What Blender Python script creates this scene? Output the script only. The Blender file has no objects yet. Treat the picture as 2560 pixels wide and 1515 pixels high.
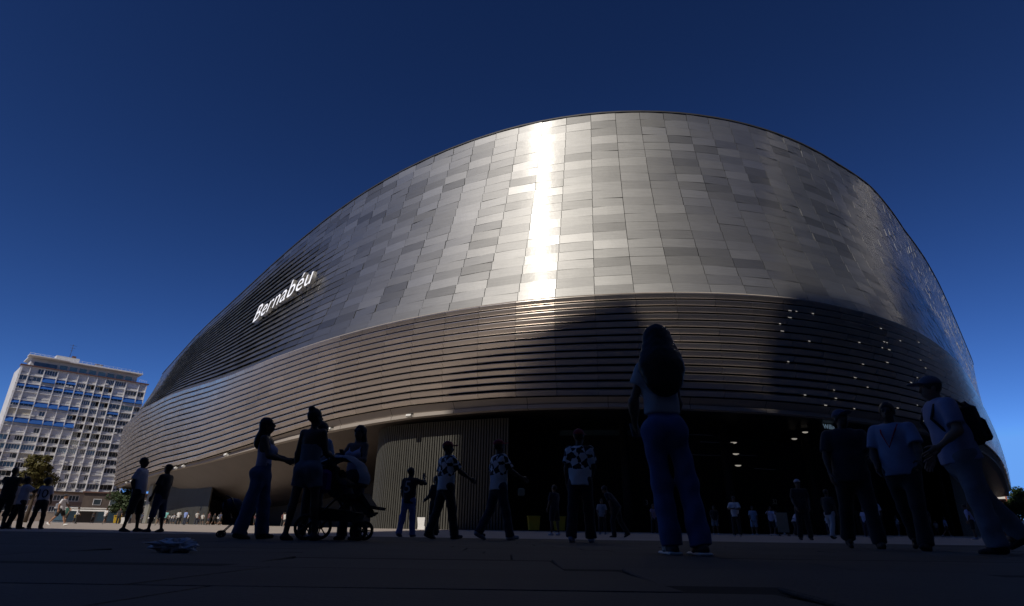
import bpy, bmesh, math, random
import numpy as np
from mathutils import Vector, Matrix
from mathutils.bvhtree import BVHTree

random.seed(7)
RNG = np.random.default_rng(7)
SC = bpy.context.scene
COL = SC.collection
R = math.radians

# ------------------------------------------------------------------ camera
PITCH, ROLL = R(21.545), R(0.83)
cam_data = bpy.data.cameras.new("camera")
cam_data.sensor_width = 36.0
cam_data.lens = 20.0
cam_data.clip_start = 0.05
cam_data.clip_end = 6000.0
cam = bpy.data.objects.new("camera", cam_data)
COL.objects.link(cam)
_f = Vector((0, math.cos(PITCH), math.sin(PITCH)))
_r0 = Vector((1, 0, 0)); _u0 = _r0.cross(_f)
_r = _r0 * math.cos(ROLL) + _u0 * math.sin(ROLL)
_u = _r.cross(_f)
cam.matrix_world = Matrix(((_r.x, _u.x, -_f.x, 0), (_r.y, _u.y, -_f.y, 0), (_r.z, _u.z, -_f.z, 0.25), (0, 0, 0, 1)))
SC.camera = cam

# ------------------------------------------------------------------ sky, sun, exposure
SUN_AZ, SUN_EL = R(205.0), R(44.5)        # azimuth clockwise from +Y: behind the viewer, slightly left
SUN_DIR = Vector((math.sin(SUN_AZ) * math.cos(SUN_EL), math.cos(SUN_AZ) * math.cos(SUN_EL), math.sin(SUN_EL)))
world = bpy.data.worlds.new("World")
SC.world = world
world.use_nodes = True
wn = world.node_tree
wn.nodes.clear()
sky = wn.nodes.new("ShaderNodeTexSky")
sky.sky_type = 'NISHITA'
sky.sun_disc = False
sky.sun_elevation = SUN_EL
sky.sun_rotation = SUN_AZ
sky.altitude = 650
sky.air_density = 0.7
sky.dust_density = 0.0
sky.ozone_density = 6.0
lim = wn.nodes.new("ShaderNodeMixRGB"); lim.blend_type = 'DARKEN'; lim.inputs[0].default_value = 1.0
lim.inputs[2].default_value = (2.4, 4.3, 7.4, 1)      # keeps the glow round the sun from washing out
gam = wn.nodes.new("ShaderNodeGamma"); gam.inputs[1].default_value = 1.65
bgd = wn.nodes.new("ShaderNodeBackground"); bgd.inputs[1].default_value = 0.05
wout = wn.nodes.new("ShaderNodeOutputWorld")
wn.links.new(sky.outputs[0], lim.inputs[1]); wn.links.new(lim.outputs[0], gam.inputs[0]); wn.links.new(gam.outputs[0], bgd.inputs[0]); wn.links.new(bgd.outputs[0], wout.inputs[0])
sun_data = bpy.data.lights.new("sun", 'SUN')
sun_data.energy = 5.0
sun_data.angle = R(0.53)
sun_data.color = (1.0, 0.93, 0.83)
sun = bpy.data.objects.new("sun", sun_data)
COL.objects.link(sun)
sun.rotation_euler = SUN_DIR.to_track_quat('Z', 'Y').to_euler()
SC.view_settings.view_transform = 'Standard'
SC.view_settings.look = 'None'
SC.view_settings.exposure = -0.62
SC.view_settings.gamma = 1.0
SC.view_settings.use_curve_mapping = False
SC.cycles.use_denoising = True
SC.cycles.max_bounces = 6
SC.cycles.glossy_bounces = 4
SC.cycles.diffuse_bounces = 3

# ------------------------------------------------------------------ tagging helpers
def tag(o, label=None, cat=None, group=None, kind=None):
    if label: o["label"] = label
    if cat: o["category"] = cat
    if group: o["group"] = group
    if kind: o["kind"] = kind
    return o

def empty(name, loc=(0, 0, 0), rz=0.0, label=None, cat=None, group=None):
    o = bpy.data.objects.new(name, None)
    o.empty_display_size = 0.2
    COL.objects.link(o)
    o.location = loc
    o.rotation_euler = (0, 0, rz)
    return tag(o, label, cat, group)

def link(name, mesh, parent=None, color=None):
    o = bpy.data.objects.new(name, mesh)
    COL.objects.link(o)
    if parent is not None: o.parent = parent
    if color is not None: o.color = (*color, 1.0)
    return o

def copy_tree(o, parent=None):
    c = o.copy()
    COL.objects.link(c)
    if parent is not None: c.parent = parent
    for ch in list(o.children):
        copy_tree(ch, c)
    return c

class MB:
    """collects shapes and links them as one mesh object"""
    def __init__(s): s.v = []; s.f = []; s.sm = []; s.mi = []; s.cur = 0
    def add(s, vs, fs, smooth=False):
        n = len(s.v)
        s.v.extend([tuple(p) for p in vs])
        for f in fs:
            s.f.append([i + n for i in f]); s.sm.append(smooth); s.mi.append(s.cur)
        return s
    def box(s, c, d, rot=None, bev=0.0):
        hx, hy, hz = d[0] / 2, d[1] / 2, d[2] / 2
        if bev <= 0:
            vs = [Vector((x, y, z)) for x in (-hx, hx) for y in (-hy, hy) for z in (-hz, hz)]
            fs = [(0, 1, 3, 2), (4, 6, 7, 5), (0, 4, 5, 1), (2, 3, 7, 6), (0, 2, 6, 4), (1, 5, 7, 3)]
        else:
            vs, fs = [], []
            b = bev
            ring = [(-hx, -hy + b), (-hx + b, -hy), (hx - b, -hy), (hx, -hy + b), (hx, hy - b), (hx - b, hy), (-hx + b, hy), (-hx, hy - b)]
            lev = [(-hz, b), (-hz + b, 0), (hz - b, 0), (hz, b)]
            for z, ins in lev:
                for (x, y) in ring:
                    vs.append(Vector((x - math.copysign(min(ins, abs(x)), x), y - math.copysign(min(ins, abs(y)), y), z)))
            for k in range(3):
                for i in range(8):
                    j = (i + 1) % 8
                    fs.append((k * 8 + i, k * 8 + j, (k + 1) * 8 + j, (k + 1) * 8 + i))
            fs.append(tuple(range(7, -1, -1))); fs.append(tuple(range(24, 32)))
        if rot is not None: vs = [rot @ p for p in vs]
        c = Vector(c)
        return s.add([p + c for p in vs], fs)
    def tube(s, pts, r, n=8, cap=True):
        pts = [Vector(p) for p in pts]
        rr = r if isinstance(r, (list, tuple)) else [r] * len(pts)
        vs, fs = [], []
        prev = None
        for i, p in enumerate(pts):
            t = (pts[min(i + 1, len(pts) - 1)] - pts[max(i - 1, 0)])
            if t.length < 1e-9: t = Vector((0, 0, 1))
            t.normalize()
            a = prev if prev is not None else (Vector((0, 0, 1)) if abs(t.z) < 0.9 else Vector((1, 0, 0)))
            a = (a - t * a.dot(t))
            if a.length < 1e-6: a = t.orthogonal()
            a.normalize(); prev = a
            b = t.cross(a)
            for k in range(n):
                th = 2 * math.pi * k / n
                vs.append(p + (a * math.cos(th) + b * math.sin(th)) * rr[i])
        for i in range(len(pts) - 1):
            for k in range(n):
                k2 = (k + 1) % n
                fs.append((i * n + k, i * n + k2, (i + 1) * n + k2, (i + 1) * n + k))
        if cap:
            fs.append(tuple(range(n - 1, -1, -1))); m = (len(pts) - 1) * n
            fs.append(tuple(range(m, m + n)))
        return s.add(vs, fs, True)
    def ell(s, c, rad, rot=None, nu=12, nv=8):
        c = Vector(c); vs, fs = [], []
        for i in range(nv + 1):
            ph = math.pi * i / nv
            for j in range(nu):
                th = 2 * math.pi * j / nu
                p = Vector((rad[0] * math.sin(ph) * math.cos(th), rad[1] * math.sin(ph) * math.sin(th), rad[2] * math.cos(ph)))
                vs.append((rot @ p if rot is not None else p) + c)
        for i in range(nv):
            for j in range(nu):
                j2 = (j + 1) % nu
                fs.append((i * nu + j, (i + 1) * nu + j, (i + 1) * nu + j2, i * nu + j2))
        return s.add(vs, fs, True)
    def prism(s, poly, ax0, ax1, org, nrm, depth):
        """polygon in the plane (ax0, ax1) at org, extruded along nrm"""
        ax0, ax1, org, nrm = Vector(ax0), Vector(ax1), Vector(org), Vector(nrm)
        n = len(poly)
        a = [org + ax0 * p[0] + ax1 * p[1] for p in poly]
        b = [p + nrm * depth for p in a]
        fs = [tuple(range(n)), tuple(range(2 * n - 1, n - 1, -1))]
        fs += [(i, n + i, n + (i + 1) % n, (i + 1) % n) for i in range(n)]
        return s.add(a + b, fs)
    def mesh(s, name, mats):
        me = bpy.data.meshes.new(name)
        me.from_pydata(s.v, [], s.f)
        for m in (mats if isinstance(mats, (list, tuple)) else [mats]): me.materials.append(m)
        me.polygons.foreach_set("use_smooth", s.sm)
        me.polygons.foreach_set("material_index", s.mi)
        me.update()
        return me
    def build(s, name, mats, parent=None, color=None):
        return link(name, s.mesh(name, mats), parent, color)

# ------------------------------------------------------------------ materials
def mat(name, color=(0.5, 0.5, 0.5), rough=0.6, metal=0.0, var=0.12, scale=3.0, bump=0.0, bscale=60.0,
        obj_color=False, spec=0.5, rand=0.0, emit=None, sheen=0.0):
    m = bpy.data.materials.new(name)
    m.use_nodes = True
    nt = m.node_tree; N, L = nt.nodes, nt.links
    b = N["Principled BSDF"]
    b.inputs["Roughness"].default_value = rough
    b.inputs["Metallic"].default_value = metal
    b.inputs["Specular IOR Level"].default_value = spec
    tc = N.new("ShaderNodeTexCoord")
    nz = N.new("ShaderNodeTexNoise"); nz.inputs["Scale"].default_value = scale; nz.inputs["Detail"].default_value = 5
    L.new(tc.outputs["Object"], nz.inputs["Vector"])
    mr = N.new("ShaderNodeMapRange"); mr.inputs[1].default_value = 0.25; mr.inputs[2].default_value = 0.75
    mr.inputs[3].default_value = 1 - var; mr.inputs[4].default_value = 1 + var
    L.new(nz.outputs["Fac"], mr.inputs[0])
    hsv = N.new("ShaderNodeHueSaturation")
    if obj_color:
        oi = N.new("ShaderNodeObjectInfo"); L.new(oi.outputs["Color"], hsv.inputs["Color"])
    else:
        hsv.inputs["Color"].default_value = (*color, 1)
    val = mr.outputs[0]
    if rand > 0:
        oi2 = N.new("ShaderNodeObjectInfo")
        m2 = N.new("ShaderNodeMapRange"); m2.inputs[3].default_value = 1 - rand; m2.inputs[4].default_value = 1 + rand
        L.new(oi2.outputs["Random"], m2.inputs[0])
        mm = N.new("ShaderNodeMath"); mm.operation = 'MULTIPLY'
        L.new(val, mm.inputs[0]); L.new(m2.outputs[0], mm.inputs[1]); val = mm.outputs[0]
    L.new(val, hsv.inputs["Value"])
    L.new(hsv.outputs[0], b.inputs["Base Color"])
    if bump > 0:
        n2 = N.new("ShaderNodeTexNoise"); n2.inputs["Scale"].default_value = bscale; n2.inputs["Detail"].default_value = 4
        L.new(tc.outputs["Object"], n2.inputs["Vector"])
        bp = N.new("ShaderNodeBump"); bp.inputs["Strength"].default_value = bump; bp.inputs["Distance"].default_value = 0.02
        L.new(n2.outputs["Fac"], bp.inputs["Height"]); L.new(bp.outputs[0], b.inputs["Normal"])
    if emit:
        b.inputs["Emission Color"].default_value = (*emit[0], 1); b.inputs["Emission Strength"].default_value = emit[1]
    if sheen: b.inputs["Sheen Weight"].default_value = sheen
    return m

def shell_metal(name, base, rough, tone=0.18, rvar=0.10, broad=0.52, mix=0.5, dim=1.0, metal=1.0, graze=.62):
    """brushed stainless cladding: base tone and gloss vary from sheet to sheet, faint oil-canning,
    a tight lobe stretched up and down by the horizontal brushing over a broad satin one"""
    m = bpy.data.materials.new(name); m.use_nodes = True
    nt = m.node_tree; N, L = nt.nodes, nt.links
    b = N["Principled BSDF"]
    b2 = N.new("ShaderNodeBsdfPrincipled")
    for q in (b, b2): q.inputs["Metallic"].default_value = metal
    at = N.new("ShaderNodeAttribute"); at.attribute_name = "tone"
    tc = N.new("ShaderNodeTexCoord")
    m1 = N.new("ShaderNodeMapRange"); m1.inputs[3].default_value = 1 - tone; m1.inputs[4].default_value = 1 + tone
    L.new(at.outputs["Fac"], m1.inputs[0])
    st = N.new("ShaderNodeMapping"); st.inputs["Scale"].default_value = (0.6, 0.6, 9.0)
    L.new(tc.outputs["Object"], st.inputs["Vector"])
    nz = N.new("ShaderNodeTexNoise"); nz.inputs["Scale"].default_value = 1.0; nz.inputs["Detail"].default_value = 6
    L.new(st.outputs[0], nz.inputs["Vector"])
    m2 = N.new("ShaderNodeMapRange"); m2.inputs[1].default_value = .3; m2.inputs[2].default_value = .7
    m2.inputs[3].default_value = 0.94; m2.inputs[4].default_value = 1.06
    L.new(nz.outputs["Fac"], m2.inputs[0])
    mm = N.new("ShaderNodeMath"); mm.operation = 'MULTIPLY'
    L.new(m1.outputs[0], mm.inputs[0]); L.new(m2.outputs[0], mm.inputs[1])
    hs = N.new("ShaderNodeHueSaturation"); hs.inputs["Color"].default_value = (*base, 1)
    L.new(mm.outputs[0], hs.inputs["Value"])
    dk = N.new("ShaderNodeHueSaturation"); dk.inputs["Value"].default_value = dim
    L.new(hs.outputs[0], dk.inputs["Color"]); L.new(dk.outputs[0], b2.inputs["Base Color"]); L.new(hs.outputs[0], b.inputs["Base Color"])
    md = N.new("ShaderNodeMath"); md.operation = 'FRACT'
    mk = N.new("ShaderNodeMath"); mk.operation = 'MULTIPLY'; mk.inputs[1].default_value = 7.31
    L.new(at.outputs["Fac"], mk.inputs[0]); L.new(mk.outputs[0], md.inputs[0])
    for q, r_ in ((b, rough), (b2, broad)):
        m3 = N.new("ShaderNodeMapRange"); m3.inputs[3].default_value = r_ - rvar * .5; m3.inputs[4].default_value = r_ + rvar * .5
        L.new(md.outputs[0], m3.inputs[0]); L.new(m3.outputs[0], q.inputs["Roughness"])
    gn = N.new("ShaderNodeNewGeometry")
    tg = N.new("ShaderNodeVectorMath"); tg.operation = 'CROSS_PRODUCT'; tg.inputs[0].default_value = (0, 0, 1)
    L.new(gn.outputs["Normal"], tg.inputs[1]); L.new(tg.outputs[0], b.inputs["Tangent"])
    b.inputs["Anisotropic"].default_value = 0.75; b.inputs["Anisotropic Rotation"].default_value = 0.25
    n2 = N.new("ShaderNodeTexNoise"); n2.inputs["Scale"].default_value = 2.4; n2.inputs["Detail"].default_value = 2
    L.new(tc.outputs["Object"], n2.inputs["Vector"])
    bp = N.new("ShaderNodeBump"); bp.inputs["Strength"].default_value = 0.08; bp.inputs["Distance"].default_value = 0.05
    L.new(n2.outputs["Fac"], bp.inputs["Height"])
    for q in (b, b2): L.new(bp.outputs[0], q.inputs["Normal"])
    mx = N.new("ShaderNodeMixShader"); 
    lw = N.new("ShaderNodeLayerWeight"); lw.inputs["Blend"].default_value = 0.5
    mf = N.new("ShaderNodeMapRange"); mf.inputs[1].default_value = .28; mf.inputs[2].default_value = .78
    mf.inputs[3].default_value = mix; mf.inputs[4].default_value = mix - graze   # steel mirrors more at grazing angles
    L.new(lw.outputs["Facing"], mf.inputs[0]); L.new(mf.outputs[0], mx.inputs[0])
    L.new(b.outputs[0], mx.inputs[1]); L.new(b2.outputs[0], mx.inputs[2])
    L.new(mx.outputs[0], N["Material Output"].inputs["Surface"])
    return m

def set_tone(me, vals):
    a = me.attributes.new("tone", 'FLOAT', 'FACE')
    a.data.foreach_set("value", np.asarray(vals, dtype=np.float32))

def ground_z(x, y):
    """the plaza falls gently away from where the viewer crouches"""
    return 0.15 * math.exp(-max(y, 0.0) / 8.0)
# ------------------------------------------------------------------ plaza ground
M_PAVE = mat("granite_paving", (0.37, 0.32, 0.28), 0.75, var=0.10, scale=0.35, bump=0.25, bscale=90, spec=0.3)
M_SLAB_SHADE = mat("shade_dark_granite_slab", (0.058, 0.057, 0.055), 0.8, var=0.14, scale=1.6, bump=0.35, bscale=70, rand=0.12, spec=0.3)  # slabs coloured far darker than the plaza to deepen the shade there
def build_plaza():
    ys = [-900, -300, -120, -60, -30, -12, -4, -1] + [i * 0.5 for i in range(0, 31)] + [17, 20, 24, 30, 40, 60, 100, 200, 500, 1200, 3500]
    xs = [-3000, -800, -250, -100, -50, -25, -10, -4, 0, 4, 10, 25, 50, 100, 250, 800, 3000]
    vs = [(x, y, ground_z(x, y) - 0.006) for y in ys for x in xs]
    nx = len(xs)
    fs = [(j * nx + i, j * nx + i + 1, (j + 1) * nx + i + 1, (j + 1) * nx + i) for j in range(len(ys) - 1) for i in range(nx - 1)]
    b = MB(); b.add(vs, fs, True)
    o = b.build("plaza", M_PAVE)
    tag(o, kind="structure", label="wide granite paved plaza in front of the stadium", )
    b = MB(); yy = [.2 + i * .4 for i in range(34)]
    b.add([(sx * (y * 1.02 + 1.6), y, ground_z(0, y) - .0045) for y in yy for sx in (-1, 1)], [(2 * i, 2 * i + 1, 2 * i + 3, 2 * i + 2) for i in range(33)], True)
    b.build("joint_bed", mat("dark_joint_sand", (.03, .029, .028), .9, spec=.1), o)
    # slabs near the viewer, each with open joints
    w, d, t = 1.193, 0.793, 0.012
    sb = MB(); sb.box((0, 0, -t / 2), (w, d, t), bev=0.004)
    sm = sb.mesh("paving_slab", M_SLAB_SHADE)
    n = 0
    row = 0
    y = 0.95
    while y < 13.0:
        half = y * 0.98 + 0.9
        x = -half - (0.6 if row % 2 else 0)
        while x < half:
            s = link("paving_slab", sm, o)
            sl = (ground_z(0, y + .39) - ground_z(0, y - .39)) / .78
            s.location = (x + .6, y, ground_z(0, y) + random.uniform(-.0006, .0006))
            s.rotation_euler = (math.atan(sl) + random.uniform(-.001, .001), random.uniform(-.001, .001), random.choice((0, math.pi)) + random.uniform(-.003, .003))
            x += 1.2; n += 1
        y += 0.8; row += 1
    return o
plaza = build_plaza()

# ------------------------------------------------------------------ stadium shell: plan and level curves in metres
_S = np.linspace(-260, 260, 2081)
_TH = np.radians((-52.017 + 49.724) / 2 + (49.724 + 52.017) / 2 * np.tanh((_S - 3.058) / 40.502))
# beyond the straight fronts the plan turns round the far corners
S_L, S_R, R_CORNER = -166.0, 178.0, 24.0
_turn = np.where(_S < S_L, (S_L - _S) / R_CORNER, 0) ; _turn2 = np.where(_S > S_R, (_S - S_R) / R_CORNER, 0)
_TH = _TH - np.minimum(_turn, R(88)) + np.minimum(_turn2, R(88))
_X = np.concatenate([[0], np.cumsum(np.cos((_TH[1:] + _TH[:-1]) / 2) * np.diff(_S))])
_Y = np.concatenate([[0], np.cumsum(np.sin((_TH[1:] + _TH[:-1]) / 2) * np.diff(_S))])
_i0 = len(_S) // 2
_X += 9.193 - _X[_i0]; _Y += 52.346 - _Y[_i0]
def _tab(ss, vv): return lambda s: np.interp(s, ss, vv)
_ZR = _tab([-140, -120, -110, -100, -90, -80, -70, -60, -50, -40, -30, -20, -10, 0, 10, 20, 30, 40, 50],
           [42.1, 42.2, 41.9, 41.6, 41.2, 41.0, 41.05, 41.4, 42.0, 42.9, 43.8, 44.7, 45.6, 46.3, 46.8, 47.2, 47.55, 47.85, 48.2])
_OR = _tab([40, 50, 69, 84, 99, 129, 172], [2.5, 2.1, 2.2, 1.6, 1.2, .7, 0])
_ZB = _tab([-150, -140, -130, -120, -110, -100, -90, -80, -70, -60, -50, -40, -30, -20, -10, 0, 10, 20, 30],
           [25.6, 25.8, 25.6, 25.2, 24.9, 24.4, 23.6, 22.6, 21.6, 20.85, 20.45, 20.4, 20.55, 20.8, 21.1, 21.4, 21.8, 22.25, 22.4])
_OB = _tab([-150, -130, -115, -95, -80, 40, 60, 84, 180], [-3.5, -3.3, -2.5, -1.6, -1.3, -1.3, -.6, .2, -.3])
_ZL = _tab([-100, -90, -80, -70, -60, -50, -40, -30, -20, -10, 0], [9.7, 9.5, 9.3, 9.2, 9.35, 9.7, 10.3, 11.05, 11.5, 11.6, 11.5])
_OL = _tab([-150, -90, 60, 180], [-2.2, -.9, -.9, 0.2])
_ZF = _tab([-100, -80, -70, -60, -50, -40, -30, -20, -10, 0, 10], [9.2, 8.9, 8.8, 8.85, 9.1, 9.5, 9.95, 10.4, 10.6, 10.6, 10.5])
_OF = _tab([-150, -90, 60, 180], [-1.3, -.3, -.3, .8])
def ref(s, off):
    x, y, t = np.interp(s, _S, _X), np.interp(s, _S, _Y), np.interp(s, _S, _TH)
    return x - np.sin(t) * off, y + np.cos(t) * off
def shell(s, v, out=0.0):
    """point on the clad front: v 0 at the louvre line, 1 at the roof edge"""
    s = np.asarray(s, float); v = np.asarray(v, float)
    off = _OB(s) * (1 - v) + _OR(s) * v + 0.72 * 4 * v * (1 - v) - out
    z = _ZB(s) * (1 - v) + _ZR(s) * v
    x, y = ref(s, off)
    return np.stack([x, y, z], -1)
def louv(s, v, out=0.0):
    """point on the louvred band: v 0 at its lower edge, 1 at the louvre line"""
    s = np.asarray(s, float)
    off = _OL(s) * (1 - v) + _OB(s) * v - 0.35 * 4 * v * (1 - v) - out
    z = _ZL(s) * (1 - v) + _ZB(s) * v
    x, y = ref(s, off)
    return np.stack([x, y, z], -1)
def at(s, off, z):
    x, y = ref(np.asarray(s, float), off)
    return np.stack([x, y, np.zeros_like(x) + z], -1)
# ------------------------------------------------------------------ unseen town blocks, placed and shaped for the shade and reflections they give
M_BLK = mat("stone_block", (.32, .30, .27), .8, var=.1, scale=.1)
M_BLKG = mat("block_glazing", (.05, .06, .07), .15)
def block(name, label, x0, x1, y0, y1, h, rz=0.0, floors=3.6, m=None):
    cx, cy = (x0 + x1) / 2, (y0 + y1) / 2
    e = empty(name, (cx, cy, 0), rz, label, "building")
    b = MB(); w, d = x1 - x0, y1 - y0
    b.box((0, 0, h / 2), (w, d, h)); b.build("wall", m or M_BLK, e)
    g = MB()
    n = int(h / floors)
    for i in range(1, n):
        z = i * floors
        g.box((0, d / 2 + .02, z + .6), (w - 2, .08, 1.7)); g.box((w / 2 + .02, 0, z + .6), (.08, d - 2, 1.7)); g.box((-w / 2 - .02, 0, z + .6), (.08, d - 2, 1.7))
    o = g.build("window", M_BLKG, e); o["kind"] = "stuff"
    return e
def back(x, y, z, yb=-60.0):
    """where the sun ray through a point of the plaza or the stadium front crosses the plane y = yb"""
    k = (y - yb) / -SUN_DIR.y
    return x + SUN_DIR.x * k, z + SUN_DIR.z * k
k_ = 46.4 / SUN_DIR.z
e1, e2 = Vector((-19, 23.2, 0)) + SUN_DIR * k_, Vector((-4, 15.2, 0)) + SUN_DIR * k_
dl = (e1 - e2).normalized(); dn_ = Vector((dl.y, -dl.x, 0))
if dn_.y > 0: dn_ = -dn_
ab = empty("apartment_block", (e2.x, e2.y, 0), 0, "long stone block behind the viewer shading the plaza", "building")
b = MB(); b.prism([(0, 0), (150, 0), (150, 26), (0, 26)], dl, dn_, (0, 0, 0), (0, 0, 1), 46.4); b.build("wall", M_BLK, ab)
g = MB()
for i in range(1, 12): g.prism([(2, -.05), (148, -.05), (148, .05), (2, .05)], dl, dn_, (0, 0, i * 3.7), (0, 0, 1), 1.7)
o = g.build("window", M_BLKG, ab); o["kind"] = "stuff"
M_TWR = mat("shade_tower_stone", (.10, .10, .10), .8, var=.1, scale=.1)
t = empty("leaning_shade_tower", (0, -72, 0), 0, "unseen dark tower behind the viewer, leaning to shape the shade", "building")  # unseen caster, its lean solved from the shade edge it should throw
b = MB()
c0, c1, c2, c3, c4 = back(-6.5, 14, 0), back(-5.9, 56, 0), back(-5.2, 52, 17.0), back(4, 51, 19), back(11.5, 51, 20.5)
sl = (c1[0] - c0[0]) / (c1[1] - c0[1])
b.prism([(c0[0] - sl * c0[1], 0), c0, c1, (c1[0], c2[1]), (c3[0], c3[1]), c4, (c0[0] - sl * c0[1] + 24, 0)], (1, 0, 0), (0, 0, 1), (0, 12, 0), (0, -1, 0), 24)
b.build("wall", M_TWR, t)
c5, c6, c7 = back(16, 51.5, 13.2), back(25.5, 53.5, 18), back(40, 60, 19)
block("shade_tower", "unseen broad dark tower behind the viewer, sized to shade the gates", c4[0] + .1, c6[0] - .1, -86, -60.2, c5[1], m=M_TWR)  # unseen, height set by how far its shade climbs the front
tt = empty("shade_tower", (0, -72, 0), 0, "unseen tallest dark tower behind the viewer, roof slanted to shade the right front", "building")  # unseen, roof line shaped to shade the right louvres and darken the fill
b = MB(); pts = [back(24.5, 53.3, 12.5), back(27, 54, 19), back(29.5, 55, 22), back(40, 60, 22), back(60, 85, 22), back(100, 120, 22), back(132, 160, 24)]
b.prism([(pts[0][0], 0)] + pts + [(84, pts[-1][1]), (84, 0)], (1, 0, 0), (0, 0, 1), (0, 12, 0), (0, -1, 0), 26); b.build("wall", M_TWR, tt)
block("shade_block", "unseen dark block behind the viewer to the right, added for shade", 64, 150, -90, -20, 75, m=M_TWR)  # unseen dark blocks added round the plaza to cut sky fill and sun
block("shade_block", "unseen long dark block beside the plaza on the right, added for shade", 120, 150, -18, 44, 55, m=M_TWR)
block("shade_block", "unseen long dark block beside the plaza on the left, added for shade", -190, -150, -28, 60, 42, m=M_TWR)
block("shade_block", "unseen dark block on the right edge of the plaza, added for shade", 72, 112, 18, 48, 62, m=M_TWR)
M_PALE = mat("pale_reflector_stone", (.80, .74, .66), .8, var=.06, scale=.1)  # for unseen towers placed and sized as warm reflections in the cladding
block("pale_reflection_tower", "pale sunlit tower out of view to the right, sized for its reflection", 134, 196, 34, 96, 150, R(45), m=M_PALE)
block("pale_reflection_tower", "second pale sunlit tower out of view to the right, sized for its reflection", 204, 244, 124, 164, 150, R(45), m=M_PALE)
block("pale_reflection_tower", "third pale sunlit tower out of view to the right, added for its reflection", 246, 286, 172, 212, 130, R(45), m=M_PALE)
# ------------------------------------------------------------------ stadium: cladding, louvres, belly, gates
M_CLAD = shell_metal("brushed_steel_cladding", (0.40, 0.397, 0.385), 0.25, tone=0.25, rvar=0.05, broad=0.60, mix=0.95, dim=0.72)
M_LOUV = shell_metal("steel_louvre", (0.70, 0.635, 0.575), 0.27, tone=0.12, rvar=0.06, broad=0.42, mix=0.36, metal=0.94, graze=.05, dim=.7)
M_BELLY = mat("bronze_soffit_metal", (0.13, 0.108, 0.094), 0.42, metal=0.95, var=0.10, scale=0.4)
M_FASC = mat("fascia_metal", (0.36, 0.32, 0.28), 0.7, metal=0.0, spec=0.2, var=0.06, scale=0.6)
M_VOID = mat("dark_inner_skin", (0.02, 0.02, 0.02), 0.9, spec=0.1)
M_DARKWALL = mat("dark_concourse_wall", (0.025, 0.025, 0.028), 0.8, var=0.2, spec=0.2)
M_RIB = mat("olive_grey_slat", (0.060, 0.058, 0.048), 0.6, metal=0.0, rand=0.10)
M_ROOF = mat("roof_membrane", (0.035, 0.035, 0.037), 0.6)
stadium = empty("stadium", (0, 60, 0), 0, "huge stadium wrapped in brushed steel sheets above a louvred base", "stadium")
STI = Matrix.Translation((0, -60, 0))
def spart(name, mb, m, parent=stadium, kind=None, label=None):
    me = mb.mesh(name, m); me.transform(STI if parent is stadium else Matrix.Identity(4))
    o = link(name, me, parent)
    if kind: o["kind"] = kind
    if label: o["label"] = label
    return o
def sstep(a, b, x): t = min(max((x - a) / (b - a), 0.0), 1.0); return t * t * (3 - 2 * t)

NROW = 22
K0, K1 = -65, 68
def seam(k, v): return 3.0 + 3.05 * k + 10.0 * math.tanh(0.07 * k) * (1 - v) - 0.3
def openness(s, v):
    o = sstep(-30, -62, s) * (1 - sstep(.80, 1.0, v)) * (1 - sstep(-118, -150, s))
    o *= 1 - sstep(0.0, 0.45, v - (-20 - s) / 48.0)      # opens first just above the louvre line
    return o
def panel_geo(k, j):
    v0, v1 = j / NROW, (j + 1) / NROW
    vm = (v0 + v1) / 2
    sa, sb = seam(k, vm) + .026, seam(k + 1, vm) - .026
    o = openness((sa + sb) / 2, vm)
    lap = 0.005 + 0.24 * o
    top = 0.0 - 0.18 * o
    tx, tz = random.gauss(0, .013), random.gauss(0, .010)
    nx = 4
    ss = np.linspace(sa, sb, nx)
    w = np.linspace(-1, 1, nx) * tx
    pt = shell(ss, v1 + .0012, 0) ; pb = shell(ss, v0 + 0.0006, 0)
    tn = np.interp(ss, _S, _TH)
    nrm = np.stack([np.sin(tn), -np.cos(tn), np.zeros_like(tn)], -1)
    fb = pb + nrm * (lap + tz + w)[:, None]; ft = pt + nrm * (top - tz * .5 + w)[:, None]
    bb = pb + nrm * (lap + tz + w - .05 - .11 * o)[:, None]
    bb[:, 2] += 0.012
    v = [*fb, *ft]
    f = [(i, i + 1, nx + i + 1, nx + i) for i in range(nx - 1)]
    sm = [True] * (nx - 1)
    n = len(v)
    if o > .05: v += [*fb, *bb]                         # lower return of the opened sheets
    if o > .05: f += [(n + i, n + nx + i, n + nx + i + 1, n + i + 1) for i in range(nx - 1)]
    sm += [False] * (len(f) - len(sm))
    n = len(v); v += [fb[0], ft[0], ft[0] - nrm[0] * .12, bb[0], fb[-1], ft[-1], ft[-1] - nrm[-1] * .12, bb[-1]]
    f += [(n, n + 1, n + 2, n + 3), (n + 4, n + 7, n + 6, n + 5)]; sm += [False, False]
    return v, f, sm, pb[1], nrm[1]
panels = []
campos = np.array([0, 0, .25])
for k in range(K0, K1):
    for j in range(NROW):
        v, f, sm, p, nr = panel_geo(k, j)
        dv = campos - p; dd = np.linalg.norm(dv)
        a = np.dot(dv / dd, nr) / dd ** 2
        t = random.random()
        tone = .60 + (t - .5) * .42
        if random.random() < .17: tone = random.uniform(0.0, .3)
        elif random.random() < .10: tone = random.uniform(.85, 1.0)
        panels.append((a, v, f, sm, tone))
panels.sort(key=lambda q: -q[0])
for a, v, f, sm, tone in panels[:296]:
    b = MB(); b.v = v; b.f = [list(q) for q in f]; b.sm = sm; b.mi = [0] * len(f)
    o = spart("cladding_panel", b, M_CLAD)
    set_tone(o.data, [tone] * len(f))
b = MB(); tv = []
for a, v, f, sm, tone in panels[296:]:
    n = len(b.v); b.v.extend(v)
    for q, s_ in zip(f, sm): b.f.append([i + n for i in q]); b.sm.append(s_); b.mi.append(0); tv.append(tone)
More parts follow.
